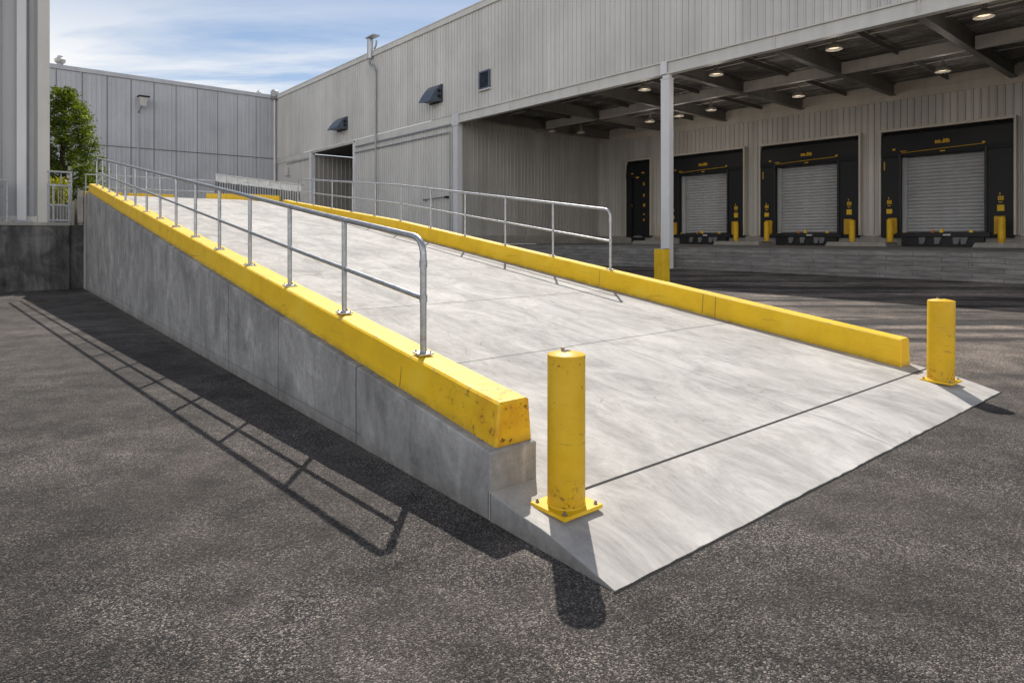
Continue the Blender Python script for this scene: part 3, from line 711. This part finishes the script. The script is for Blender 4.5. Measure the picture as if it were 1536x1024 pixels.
# recess side wall and dock wall
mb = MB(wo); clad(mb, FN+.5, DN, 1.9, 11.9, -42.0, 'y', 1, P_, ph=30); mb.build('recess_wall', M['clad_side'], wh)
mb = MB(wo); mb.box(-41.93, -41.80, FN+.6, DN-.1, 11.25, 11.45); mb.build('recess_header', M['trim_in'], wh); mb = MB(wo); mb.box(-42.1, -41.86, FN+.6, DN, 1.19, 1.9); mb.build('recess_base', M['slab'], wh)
mb = MB(wo)
holes = [(-38.35, -35.4), (-33.73, -26.37), (-25.18, -17.82), (-16.66, -9.30), (-7.9, -.6)]
lo = -42
for a, b in holes+[(6, 7)]:
    clad(mb, lo, a, 1.9, 8.85, DN, 'x', -1, P_); lo = b
clad(mb, -42, 6, 8.85, 10.82, DN, 'x', -1, P_)
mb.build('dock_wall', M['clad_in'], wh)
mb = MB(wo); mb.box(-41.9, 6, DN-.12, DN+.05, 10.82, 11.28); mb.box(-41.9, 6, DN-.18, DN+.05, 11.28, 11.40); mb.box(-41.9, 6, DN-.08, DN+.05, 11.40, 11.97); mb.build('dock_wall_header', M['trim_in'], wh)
mb = MB(wo); mb.box(-41.85, 6, DN-.14, DN+.3, 1.19, 1.86)
mb.build('dock_base', M['slab'], wh)
for a, b in zip([-42]+[h[1] for h in holes], [h[0] for h in holes]+[6]):
    mb = MB(wo); mb.box(a+.14, b-.14, DN-.09, DN-.0, 1.865, 1.95)
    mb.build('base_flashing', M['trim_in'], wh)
# drive-in opening further back
mb = MB(wo); clad(mb, FN+.3, 36, 0, 11.2, -70.4, 'y', 1, .55); mb.build('opening_wall', M['clad_in'], wh)
mb = MB(wo); mb.box(-70.3, -59.9, 35.6, 36, 0, 11.3); mb.box(-59.95, -59.82, FN+.2, 35.6, 0, 11.3); mb.box(-70.3, -59.9, FN+.42, 35.6, 11.25, 11.4); mb.build('opening_interior', M['black'], wh)
mb = MB(wo); mb.box(-70.3, -59.98, FN-.02, FN+.3, 11.3, 11.6); mb.build('opening_lintel', M['beam'], wh)
mb = MB(wo); mb.box(5.9, 6.1, FN, 75, 0, 19.3); mb.box(-81.4, 6, 74.9, 75.1, 0, 19.3); mb.build('rear_wall', M['clad'], wh)
# pipes on the lower wall
for lab, z, b0, b1 in (('upper', 10.86, -59.5, -42.7), ('lower', 10.28, -59.5, -42.9)):
    t = thing('conduit_pipe', f'thin horizontal pipe on the lower warehouse wall, the {lab} of two', 'pipe', 'B', (b0, FN, z), 'pipes on the warehouse wall')
    mb = MB((b0, FN, z)); pth = [(b0, FN-.06, z), (b1, FN-.06, z)]
    if lab == 'lower': pth = [(b0, FN-.06, z)]+bend((b0, FN-.06, z), (b1, FN-.06, z), (b1, FN-.06, 0), .15)+[(b1, FN-.06, .0)]
    mb.tube(pth, .055, 8); mb.build('pipe', M['galv_dull'], t, smooth=50)
t = thing('conduit_pipe', 'thin pipe with a hanging lamp bracket left of the dark opening', 'pipe', 'B', (-78, FN, 10.3), 'pipes on the warehouse wall')
mb = MB((-78, FN, 10.3)); mb.tube([(-70.9, FN-.06, 10.75), (-77.2, FN-.06, 10.75), (-77.6, FN-.06, 10.6)], .05, 8); mb.tube([(-77.1, FN-.1, 10.3), (-77.1, FN-.1, 9.2)], .06, 8); mb.tube([(-77.6, FN-.3, 9.2), (-76.6, FN-.1, 9.2)], .06, 8); mb.build('pipe', M['galv_dull'], t)
t = thing('door_handle_bar', 'dark horizontal pull bar on the lower warehouse wall behind the handrail', 'pull bar', 'B', (-44.5, FN, 5))
mb = MB((-44.5, FN, 5)); mb.tube([(-46.7, FN-.16, 4.95), (-43.3, FN-.16, 5.05)], .045, 8); mb.build('bar', M['seam'], t)
mb = MB((-44.5, FN, 5)); mb.box(-43.4, -43.2, FN-.22, FN+.1, 4.95, 5.12); mb.box(-46.7, -46.6, FN-.2, FN+.1, 4.9, 5.0); mb.build('bracket', M['black'], t)
# downpipe + roof vent with conduit
t = thing('downpipe', 'light downpipe with a hopper in the corner where the two warehouses meet', 'downpipe', 'B', (-81, FN-.3, 0), 'rainwater downpipes')
mb = MB((-81, FN-.3, 0)); mb.tube([(-80.95, FN-.35, 0), (-80.95, FN-.35, 19.3)], .12, 10); mb.build('pipe', M['column'], t, smooth=50)
mb = MB((-81, FN-.3, 0))
for z in (3, 5.5, 8, 10.6, 14): mb.cyl((-80.95, FN-.35), z, z+.14, .21, n=10)
mb.build('bracket', M['trim'], t)
mb = MB((-81, FN-.3, 0)); mb.lathe((-80.95, FN-.35), [(.2, 19.0), (.45, 19.4), (.5, 20.1), (.3, 20.3)], 12); mb.build('hopper', M['galv_dull'], t)
t = thing('roof_exhaust', 'galvanised exhaust stack on the warehouse parapet with a pipe running down the wall', 'exhaust stack', 'B', (-55.6, FN, 17), 'stacks on the roofs'); o = (-55.6, FN, 17)
mb = MB(o); mb.lathe((-56.0, FN-.25), [(.30, 19.0), (.30, 20.7), (.27, 20.9)], 14); mb.build('stack', M['galv'], t, smooth=40)
mb = MB(o); mb.box(-56.35, -54.75, FN-.6, FN+.1, 20.92, 21.05, .02); mb.tube(bend((-54.9, FN-.2, 20.9), (-54.8, FN-.2, 20.0), (-55.6, FN-.2, 19.6), .5), .09, 8); mb.build('cap', M['galv_dull'], t, smooth=40)
mb = MB(o); mb.tube(bend((-56, FN-.3, 19.1), (-55.9, FN-.4, 18.4), (-55.0, FN-.4, 18.0), .4)+bend((-55.3, FN-.4, 18.3), (-54.85, FN-.4, 17.9), (-54.95, FN-.2, 17.2), .3), .11, 8); mb.build('elbow', M['galv_dull'], t, smooth=50)
mb = MB(o); mb.tube([(-54.95, FN-.22, 17.7), (-54.95, FN-.22, 0)], .085, 10); mb.build('pipe', M['galv_dull'], t, smooth=50)
# exhaust hoods, louvre
def hood(b0, b1, zb, zt_, lab):
    t = thing('exhaust_hood', lab, 'exhaust hood', 'B', (b0, FN, zb), 'dark exhaust hoods on the warehouse wall'); o = (b0, FN, zb)
    dpt = 1.15; H_ = zt_-zb
    prof = [(FN-.05, zt_), (FN-.3, zt_-.02), (FN-.62, zt_-.28*H_), (FN-.97, zt_-.66*H_), (FN-dpt, zb+.10), (FN-dpt, zb), (FN-.05, zb)]
    mb = MB(o); mb.loft([[(b, n, z) for n, z in prof] for b in (b0, b1)], caps=True); mb.build('shell', M['hood'], t)
    mb = MB(o); mb.box(b0-.04, b1+.04, FN-dpt-.05, FN-dpt+.06, zb-.06, zb+.06); mb.box(b1-.02, b1+.05, FN-dpt, FN-.05, zb-.06, zb+.04); mb.build('rim', M['hood'], t)
    mb = MB(o); mb.box(b0-.1, b1+.1, FN-.09, FN-.05, zb-.1, zt_+.1, .005); mb.build('wall_flange', M['black'], t)
    mb = MB(o)
    for dz in (.28, .62): mb.tube([(b1, FN-.35, zb+dz*H_), (b1+.05, FN-.35, zb+dz*H_)], .16, 12)
    mb.build('side_boss', M['black'], t)
hood(-63.5, -61.3, 12.95, 14.1, 'dark hooded exhaust vent above the dark drive-in opening')
hood(-45.75, -44.0, 13.0, 14.3, 'dark hooded exhaust vent above the plain lower wall, nearer the square louvre')
t = thing('wall_louvre', 'small dark square louvre on the upper warehouse wall above the canopy corner', 'louvre', 'B', (-38.2, FN, 13)); o = (-38.2, FN, 13)
mb = MB(o)
for b0, b1, z0, z1 in ((-38.85, -38.72, 12.95, 14.35), (-37.68, -37.55, 12.95, 14.35), (-38.72, -37.68, 12.95, 13.07), (-38.72, -37.68, 14.23, 14.35)): mb.box(b0, b1, FN-.2, FN-.04, z0, z1)
mb.build('frame', M['hood'], t)
mb = MB(o)
for i in range(9):
    z = 13.1+i*.125; mb.loft([[(b, FN-.17, z), (b, FN-.155, z), (b, FN-.075, z+.10), (b, FN-.09, z+.10)] for b in (-38.72, -37.68)])
mb.build('blades', M['hood'], t)
mb = MB(o); mb.box(-38.72, -37.68, FN-.06, FN-.045, 13.07, 14.23); mb.build('backing', M['black'], t)
mb = MB(o); mb.box(-38.95, -37.45, FN-.24, FN-.04, 12.86, 12.95); mb.build('sill', M['trim'], t)
# ------------------------------------------------------------------ far warehouse
fo = (FA, 10, 0)
fw = thing('far_warehouse', 'cool grey panelled warehouse closing the yard at the back left', 'building', 'B', fo)
mb = MB(fo)
clad(mb, -25, FN-.2, 11.72, 19.25, FA, 'y', 1, .455, .16, .035, .02); clad(mb, -25, FN-.2, 0, 11.62, FA, 'y', 1, .455, .16, .035, .02)
mb.build('wall_cladding', M['far'], fw)
mb = MB(fo); mb.box(FA-.02, FA+.06, -25, FN-.2, 11.62, 11.72); mb.build('panel_seam', M['seam'], fw)
for i in range(-13, 9):
    n = 9.36+2.26*i
    if n < FN-1:
        mb = MB(fo); mb.box(FA, FA+.050, n-.028, n+.022, 0, 19.2); mb.build('panel_joint', M['seam'], fw)
mb = MB(fo); mb.box(FA-.3, FA+.2, -25, FN-.3, 19.25, 19.7, .01); mb.build('roof_coping', M['far'], fw)
mb = MB(fo); mb.box(FA-40, FA-.3, -25, FN+20, 19.2, 19.5); mb.build('roof', M['roof'], fw)
mb = MB(fo); mb.box(FA-40, FA-.1, -25.2, -25, 0, 19.3); mb.box(FA-40.2, FA-40, -25, 50, 0, 19.3); mb.build('rear_wall', M['far'], fw)
def roofvent(b, n, z, r, lab):
    t = thing('roof_vent', lab, 'roof vent', 'B', (b, n, z), 'stacks on the roofs')
    mb = MB((b, n, z)); mb.cyl((b, n), z, z+.5*r/.45, r*.7, n=14); mb.build('stack', M['galv_dull'], t, smooth=40)
    mb = MB((b, n, z)); mb.lathe((b, n), [(r*.9, z+.35*r/.45), (r*1.2, z+.5*r/.45), (r*1.2, z+.75*r/.45), (r*.6, z+.95*r/.45), (r*.55, z+1.15*r/.45), (r*.2, z+1.2*r/.45)], 14); mb.build('cowl', M['beam'], t, smooth=40)
roofvent(FA-.4, 7.45, 19.65, .42, 'small round cowl vent on the far warehouse roof near the grey building')
roofvent(FA-.4, 27.9, 19.6, .22, 'tiny round vent on the far warehouse roof just left of the corner downpipe')
t = thing('flood_light', 'grey wall flood lamp with a visor on the far warehouse', 'flood lamp', 'B', (FA+.1, 14.9, 16)); o = (FA+.1, 14.9, 16)
mb = MB(o); mb.loft([[(FA+.45, 14.55, 17.25), (FA+1.25, 14.45, 17.2), (FA+1.25, 15.35, 17.2), (FA+.45, 15.35, 17.25)], [(FA+.55, 14.65, 16.35), (FA+1.0, 14.65, 16.25), (FA+1.0, 15.2, 16.25), (FA+.55, 15.2, 16.35)]]); mb.build('housing', M['trim'], t)
mb = MB(o); mb.box(FA+.35, FA+1.45, 14.35, 15.5, 17.26, 17.36, .01); mb.build('visor', M['black'], t)
mb = MB(o); mb.tube([(FA+.7, 14.75, 16.35), (FA+.4, 14.6, 15.8), (FA+.1, 14.55, 15.6)], .09, 8); mb.build('arm', M['galv_dull'], t)
mb = MB(o); mb.tube([(FA+.12, 14.55, 15.7), (FA+.12, 14.55, 3)], .07, 8); mb.build('conduit', M['far'], t)
# ------------------------------------------------------------------ stone loading apron and concrete pads
t = thing('stone_wall', 'low wall of long coursed grey stone blocks in front of the dock doors', 'wall', 'B', (-20, 30.7, 0)); o = (-20, 30.7, 0)
mb = MB(o)
zz = [-.3, .2, .4, .6, .8, 1.0, 1.19]
for i in range(6):
    b = -41.7
    while b < 7:
        L = random.uniform(1.1, 2.7); e_ = min(b+L, 7.2)
        mb.box(b+.003, e_-.003, 30.7+random.uniform(0, .03), 31.4, zz[i]+.003, zz[i+1]-.002)
        b = e_
mb.build('courses', M['stone'], t)
mb = MB(o); mb.box(-41.7, 7, 30.78, 46.7, -.3, 1.17); mb.build('apron_fill', M['stone'], t)
def pad(b0, b1, lab):
    t = thing('concrete_pad', lab, 'concrete pad', 'B', (b0, 45, 1.17), 'concrete pads under the door posts')
    mb = MB((b0, 45, 1.17)); mb.loft([[(b0-x, 44.75-x, z), (b1+x, 44.75-x, z), (b1+x, 46.74, z), (b0-x, 46.74, z)] for x, z in ((.12, 1.17), (.02, 1.42), (0, 1.45))]); mb.build('block', M['slab'], t)
pad(-27.9, -24.3, 'concrete pad carrying two yellow posts between the left and middle wide dock doors')
pad(-19.3, -15.7, 'concrete pad carrying two yellow posts between the middle and right wide dock doors')
pad(-10.9, -7.2, 'concrete pad at the right edge of the right wide dock door')
pad(-36.0, -33.2, 'concrete pad right of the narrow black door behind the pale column')
# ------------------------------------------------------------------ dock doors
def dock_door(w, hw, hole_l, hole_r, label, c, group):
    """w: half width of the trimmed frame; hole_*: clear opening edges relative to the centre; Z from 1.19"""
    z0 = 1.19
    t = thing('dock_door', label, 'dock door', 'B', (c, DN, z0), group)
    Z = lambda z: z-z0
    mb = MB()
    mb.box(-w, -w+.12, -.50, .05, Z(1.9), Z(8.72)); mb.box(w-.12, w, -.50, .05, Z(1.9), Z(8.72)); mb.box(-w, w, -.52, .05, Z(8.72), Z(8.88))
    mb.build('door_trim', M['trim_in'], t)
    iw = w-.125
    mb = MB(); mb.loft([[(x, 0, Z(7.05)), (x, -.45, Z(7.05)), (x, -.5, Z(7.35)), (x, -.36, Z(8.45)), (x, -.2, Z(8.68)), (x, 0, Z(8.7))] for x in (-iw, iw)]); hp = mb.build('head_pad', M['rubber'], t)
    mb = MB(); mb.tube([(-iw+.3, -.37, Z(8.5)), (0, -.40, Z(8.5)), (iw-.3, -.37, Z(8.5))], .05, 6); mb.build('hem_bar', M['rubber'], hp)
    for x0, x1 in ((-iw, hole_l), (hole_r, iw)):
        mb = MB(); mb.box(x0, x1, -.45, .0, Z(1.75), Z(7.04), .05); mb.build('side_pad', M['rubber'], t)
        xi = x1 if x0 < 0 else x0
        mb = MB(); mb.box(xi-.07, xi+.07, -.53, -.46, Z(1.8), Z(7.2), .02); mb.build('lip_strip', M['black'], t)
    if hw:
        sc = 1
        mb = MB(); pts = []
        z = Z(2.08); k = 0
        while z < Z(7.0):
            pts += [(.40, z), (.37, z+.02), (.29, z+.07), (.26, z+.12), (.28, z+.17), (.36, z+.205), (.40, z+.21)]; z += .2236
        mb.loft([[(x, n, z) for n, z in pts] for x in (hole_l-.05, hole_r+.05)], caps=False, closed=False); mb.build('roller_shutter', M['roller'], t)
        mb = MB(); mb.box(hole_l-.04, hole_l+.0, .02, .5, Z(2.0), Z(7.06)); mb.box(hole_l+.0, hole_l+.22, .14, .28, Z(2.08), Z(7.0)); mb.box(hole_r, hole_r+.04, .02, .5, Z(2.0), Z(7.06)); mb.build('guide_rail', M['roller'], t)
        mb = MB(); mb.box(hole_l-.2, hole_r+.2, .44, .5, Z(1.2), Z(7.3)); mb.box(hole_l, hole_r, -.2, .42, Z(7.02), Z(7.3)); mb.build('reveal', M['black'], t)
        mb = MB(); mb.box(hole_l-.25, hole_r+.25, -.62, .36, Z(1.78), Z(2.06), .02); lv = mb.build('dock_leveller', M['black'], t)
        for x in (-1.1, -.25, .75, 1.15):
            mb = MB(); mb.loft([[(x-.2, -.58, Z(1.76)), (x+.2, -.58, Z(1.76)), (x+.2, -.1, Z(1.76)), (x-.2, -.1, Z(1.76))], [(x-.16, -.62, Z(1.34)), (x+.08, -.62, Z(1.34)), (x+.08, -.1, Z(1.34)), (x-.16, -.1, Z(1.34))]]); mb.build('bumper', M['seam'], t)
        mb = MB(); mb.box(hole_l+.1, hole_r-.1, -.5, -.15, Z(1.2), Z(1.74)); mb.build('leveller_pit', M['black'], t)
        for x, m_, sx, sz in ((-.55, 'orange', .09, .16), (-.05, 'yellow', .10, .26), (1.5, 'yellow', .12, .13), (-2.1, 'yellow', .06, .07)):
            mb = MB(); mb.loft([[(x-sx, -.60, Z(2.062)), (x+sx, -.60, Z(2.062)), (x+sx, -.45, Z(2.062)), (x-sx, -.45, Z(2.062))], [(x-sx*.5, -.57, Z(2.06)+sz), (x+sx*.5, -.57, Z(2.06)+sz), (x+sx*.5, -.48, Z(2.06)+sz), (x-sx*.5, -.48, Z(2.06)+sz)]]); mb.build('signal_lamp', M[m_], lv)
        mb = MB(); mb.box(.05, .45, -.645, -.622, Z(1.86), Z(1.97)); mb.build('rating_plate', M['white'], lv)
        # worn stencil marks on the header, illegible in the photograph
        mb = MB()
        x = -.42
        for wd, hh in ((.09, .2), (.07, .2), (.09, .2), (.03, .05), (.05, .14), (.07, .26), (.05, .22), (.09, .26), (.06, .2)):
            yy = -.455; mb.box(x, x+wd, yy-.06, yy+.02, Z(7.66), Z(7.66)+hh); x += wd+.024
        mb.build('stencil_mark', M['mark'], hp)
        mb = MB(); mb.box(-.14, .14, -.535, -.51, Z(7.13), Z(7.2)); mb.build('header_plate', M['mark'], hp)
        mb = MB(); mb.tube([(hole_l+.1, -.51, Z(7.24)), (0, -.54, Z(7.33)), (hole_r-.1, -.51, Z(7.40))], .022, 6); mb.box(hole_r-.16, hole_r-.02, -.56, -.5, Z(7.42), Z(7.53)); mb.box(hole_l-.42, hole_l-.26, -.52, -.47, Z(7.45), Z(7.56)); mb.box(hole_l+.05, hole_l+.4, -.54, -.5, Z(7.33), Z(7.38)); mb.build('header_trim', M['mark'], hp)
        for x, sgn in ((-iw+.5, -1), (iw-.62, 1)):
            y0 = -.475
            mb = MB()
            for dx, dz, ww, hh in ((-.13, 0, .08, .26), (-.03, 0, .08, .26), (.07, 0, .08, .26), (-.06, .33, .05, .12), (-.09, -.14, .18, .05)): mb.box(x+dx, x+dx+ww, y0, y0+.03, Z(3.95)+dz, Z(3.95)+dz+hh)
            mb.build('warning_mark', M['mark'], t)
            mb = MB(); mb.box(x-.16, x+.18, y0-.01, y0+.03, Z(3.32), Z(3.62) if sgn < 0 else Z(3.68)); mb.build('warning_plate', M['yellow_dull'], t)
            mb = MB(); mb.box(x-.30+.28*(sgn < 0), x+.22+.28*(sgn < 0), -.62, -.455, Z(1.95), Z(3.02), .03); mb.build('guide_block', M['guide'], t)
        mb = MB(); mb.box(-iw+.18, -iw+.24, -.475, -.44, Z(6.2), Z(6.75)); mb.build('edge_mark', M['mark'], t)
    else:
        mb = MB(); mb.box(hole_l, hole_r, -.3, .0, Z(1.9), Z(7.05)); mb.build('door_leaf', M['black'], t)
        mb = MB(); mb.box(hole_l-.03, hole_l+.0, -.36, -.3, Z(2.0), Z(7.0)); mb.build('door_seam', M['hood'], t)
        for x in (-.85, .62):
            for z in (3.2, 3.75, 4.5, 5.4, 6.4):
                mb = MB(); mb.box(x, x+(.14 if z != 4.5 else .2), -.475, -.44, Z(z), Z(z)+random.uniform(.12, .3)); mb.build('warning_mark', M['mark'], t)
        mb = MB(); mb.box(-.15, .15, -.53, -.48, Z(7.1), Z(7.22)); mb.box(.45, .75, -.5, -.46, Z(7.5), Z(7.62)); mb.box(-.75, -.5, -.5, -.46, Z(7.5), Z(7.6)); mb.build('header_plate', M['mark'], hp)
        mb = MB(); mb.box(-.75, .55, -.45, -.15, Z(1.25), Z(1.74)); mb.build('bumper', M['black'], t)
    return t
G = 'wide black-framed dock doors'
d3 = dock_door(3.68, 1, -2.42, 2.22, 'wide dock door with black surround, nearest and rightmost', -12.98, G)
for c, lab in ((-21.50, 'wide dock door with black surround, the middle one of three'), (-30.05, 'wide dock door with black surround just right of the pale canopy column')):
    o = copy_tree(d3); o.location = Bw(c, DN, 1.19); o['label'] = lab
dock_door(1.47, 0, -.75, .55, 'narrow black door with yellow marks left of the pale canopy column', -36.87, 'narrow black dock door')
# posts in front of the doors
def dpost(b, lab):
    t = thing('guard_post', lab, 'guard post', 'B', (b, 45.3, 1.45), 'yellow guard posts at the dock doors')
    return t
def dpost_mesh(t):
    mb = MB(); mb.lathe((0, 0), [(.19, 0), (.19, 1.40), (.16, 1.47), (.04, 1.50)], 16); mb.build('post', M['yellow_bol'], t, smooth=40)
first = None
for b, lab in ((-26.45, 'yellow guard post right of the left wide dock door'), (-23.95, 'yellow guard post left of the middle wide dock door'), (-17.92, 'yellow guard post right of the middle wide dock door'), (-15.6, 'yellow guard post left of the right wide dock door'), (-9.75, 'yellow guard post right of the right wide dock door, nearest the picture edge'), (-33.35, 'yellow guard post left of the left wide dock door, mostly behind the pale column')):
    if first is None: first = dpost(b, lab); dpost_mesh(first)
    else:
        c = copy_tree(first); c.location = Bw(b, 45.3, 1.45); c['label'] = lab
# short yellow bollard in front of the canopy column
t = thing('steel_bollard', 'short square-topped yellow bollard standing in front of the pale canopy column', 'bollard', 'B', Vector((0, 0, 0)))
t.location = (5.62, 24.0, 0)
mb = MB(); mb.box(-.21, .21, -.21, .21, -.1, 1.34, .03); mb.build('post', M['yellow_dull'], t)
mb = MB(); mb.box(-.22, .22, -.22, .22, 1.342, 1.36, .008); mb.build('cap', M['slab'], t)
# ------------------------------------------------------------------ pendant lamps under the canopy
def pend(name='pendant_lamp'):
    t = thing(name, 'x', 'pendant lamp', 'B', (0, 0, 0), 'pendant lamps under the canopy')
    mb = MB(); mb.lathe((0, 0), [(.24, .14), (.37, .01), (.39, 0), (.40, .03), (.36, .15), (.24, .24), (.12, .34), (.09, .55), (.04, .6)], 20); sh = mb.build('lamp_shade', M['shade'], t, smooth=40)
    mb = MB(); mb.lathe((0, 0), [(.05, .135), (.25, .135), (.25, .10), (.2, .085), (.05, .08)], 20); mb.build('lens', M['lamp'], t, smooth=40)
    mb = MB(); mb.tube([(0, 0, .5), (0, 0, 1.0)], .025, 6); mb.build('stem', M['shade'], t)
    return t
lp0 = pend(); first = True
glow = bpy.data.lights.new('lamp_glow', 'POINT'); glow.energy = 48; glow.color = (1, .90, .77); glow.shadow_soft_size = .22
lamps = [(-13.7, 32.5, 'front-row pendant lamp nearest above the right wide dock door'), (-20.2, 32.5, 'front-row pendant lamp just right of the canopy column top'), (-25.2, 32.4, 'front-row pendant lamp just left of the canopy column top'), (-7.6, 32.5, 'front-row pendant lamp at the right under the fascia beam'),
         (-11.6, 41.5, 'rear-row pendant lamp nearest the right edge of the picture'), (-19.8, 41.6, 'rear-row pendant lamp above the gap right of the middle wide door'), (-26.1, 41.3, 'rear-row pendant lamp above the gap between left and middle wide doors'), (-29.0, 41.5, 'rear-row pendant lamp close to the right of the canopy column'), (-31.9, 41.7, 'rear-row pendant lamp close to the left of the canopy column'), (-39.4, 41.6, 'rear-row pendant lamp near the recess side wall'), (-40.6, 39.2, 'pendant lamp almost touching the recess side wall')]
for b, n, lab in lamps:
    o = lp0 if first else copy_tree(lp0); first = False
    o.location = Bw(b, n, 11.0); o['label'] = lab
    if b > -38:
        L = bpy.data.objects.new('lamp_glow', glow); C.objects.link(L); L.location = Bw(b, n, 9.7)
# ------------------------------------------------------------------ world, sun, camera
EL = math.radians(50)
w = bpy.data.worlds.new('World'); S.world = w; w.use_nodes = True
nt = w.node_tree; nd = nt.nodes; ln = nt.links
bg = nd['Background']
sky = nd.new('ShaderNodeTexSky'); sky.sky_type = 'NISHITA'; sky.sun_disc = False
sky.sun_elevation = EL; sky.sun_rotation = 0; sky.altitude = 200; sky.air_density = 1.0; sky.dust_density = .25; sky.ozone_density = 2.6
tc = nd.new('ShaderNodeTexCoord')
sp = nd.new('ShaderNodeSeparateXYZ'); ln.new(tc.outputs['Generated'], sp.inputs[0])
def wmath(op, a, b):
    o = nd.new('ShaderNodeMath'); o.operation = op
    for i, v in enumerate((a, b)):
        if isinstance(v, (int, float)): o.inputs[i].default_value = v
        else: ln.new(v, o.inputs[i])
    return o.outputs[0]
zc = wmath('ADD', wmath('MAXIMUM', sp.outputs[2], 0), .12)
cv = nd.new('ShaderNodeCombineXYZ')
ln.new(wmath('DIVIDE', sp.outputs[0], zc), cv.inputs[0]); ln.new(wmath('DIVIDE', sp.outputs[1], zc), cv.inputs[1])
mp = nd.new('ShaderNodeMapping'); ln.new(cv.outputs[0], mp.inputs[0]); mp.inputs['Rotation'].default_value = (0, 0, .35); mp.inputs['Scale'].default_value = (.42, 1.6, 1); mp.inputs['Location'].default_value = (.4, .3, 0)
nz = nd.new('ShaderNodeTexNoise'); ln.new(mp.outputs[0], nz.inputs['Vector']); nz.inputs['Scale'].default_value = 1.15; nz.inputs['Detail'].default_value = 9; nz.inputs['Roughness'].default_value = .58; nz.inputs['Distortion'].default_value = .35
cr = nd.new('ShaderNodeValToRGB'); ln.new(nz.outputs[0], cr.inputs[0])
cr.color_ramp.elements[0].position = .38; cr.color_ramp.elements[0].color = (0, 0, 0, 1); cr.color_ramp.elements[1].position = .56; cr.color_ramp.elements[1].color = (1, 1, 1, 1)
mx = nd.new('ShaderNodeMix'); mx.data_type = 'RGBA'
low = wmath('MAXIMUM', wmath('SUBTRACT', 2.15, wmath('MULTIPLY', sp.outputs[2], 6.2)), 0)
fac = wmath('ADD', wmath('MULTIPLY', cr.outputs[0], wmath('MINIMUM', wmath('ADD', .10, low), .95)), .10)
ln.new(fac, mx.inputs[0]); ln.new(sky.outputs[0], mx.inputs[6]); mx.inputs[7].default_value = (10.0, 10.05, 10.1, 1)
# unseen bright cloud bank added low behind the viewer to fill the shaded facades
back = wmath('MULTIPLY', wmath('MAXIMUM', wmath('ADD', wmath('MULTIPLY', sp.outputs[1], -1.0), .05), 0), wmath('MAXIMUM', wmath('SUBTRACT', 1.35, wmath('MULTIPLY', sp.outputs[2], 2.1)), 0))
m2 = nd.new('ShaderNodeMix'); m2.data_type = 'RGBA'
ln.new(wmath('MINIMUM', wmath('MULTIPLY', back, 1.5), .97), m2.inputs[0]); ln.new(mx.outputs[2], m2.inputs[6]); m2.inputs[7].default_value = (17.5, 17.4, 17.2, 1)
ln.new(m2.outputs[2], bg.inputs[0]); bg.inputs[1].default_value = .098
sun = bpy.data.lights.new('sun', 'SUN'); sun.energy = 5.2; sun.angle = math.radians(.55); sun.color = (1, .95, .87)
so = bpy.data.objects.new('sun', sun); C.objects.link(so); so.rotation_euler = (-(PI/2-EL), 0, 0)
cam = bpy.data.cameras.new('camera'); co = bpy.data.objects.new('camera', cam); C.objects.link(co)
co.location = (0, 0, 1.8); co.rotation_euler = (PI/2, 0, 0)
cam.sensor_width = 36; cam.lens = 22.5; cam.shift_y = -157/1536; cam.clip_end = 3000; cam.clip_start = .05
S.camera = co
S.view_settings.view_transform = 'Standard'; S.view_settings.look = 'None'; S.view_settings.exposure = 0; S.view_settings.gamma = 1
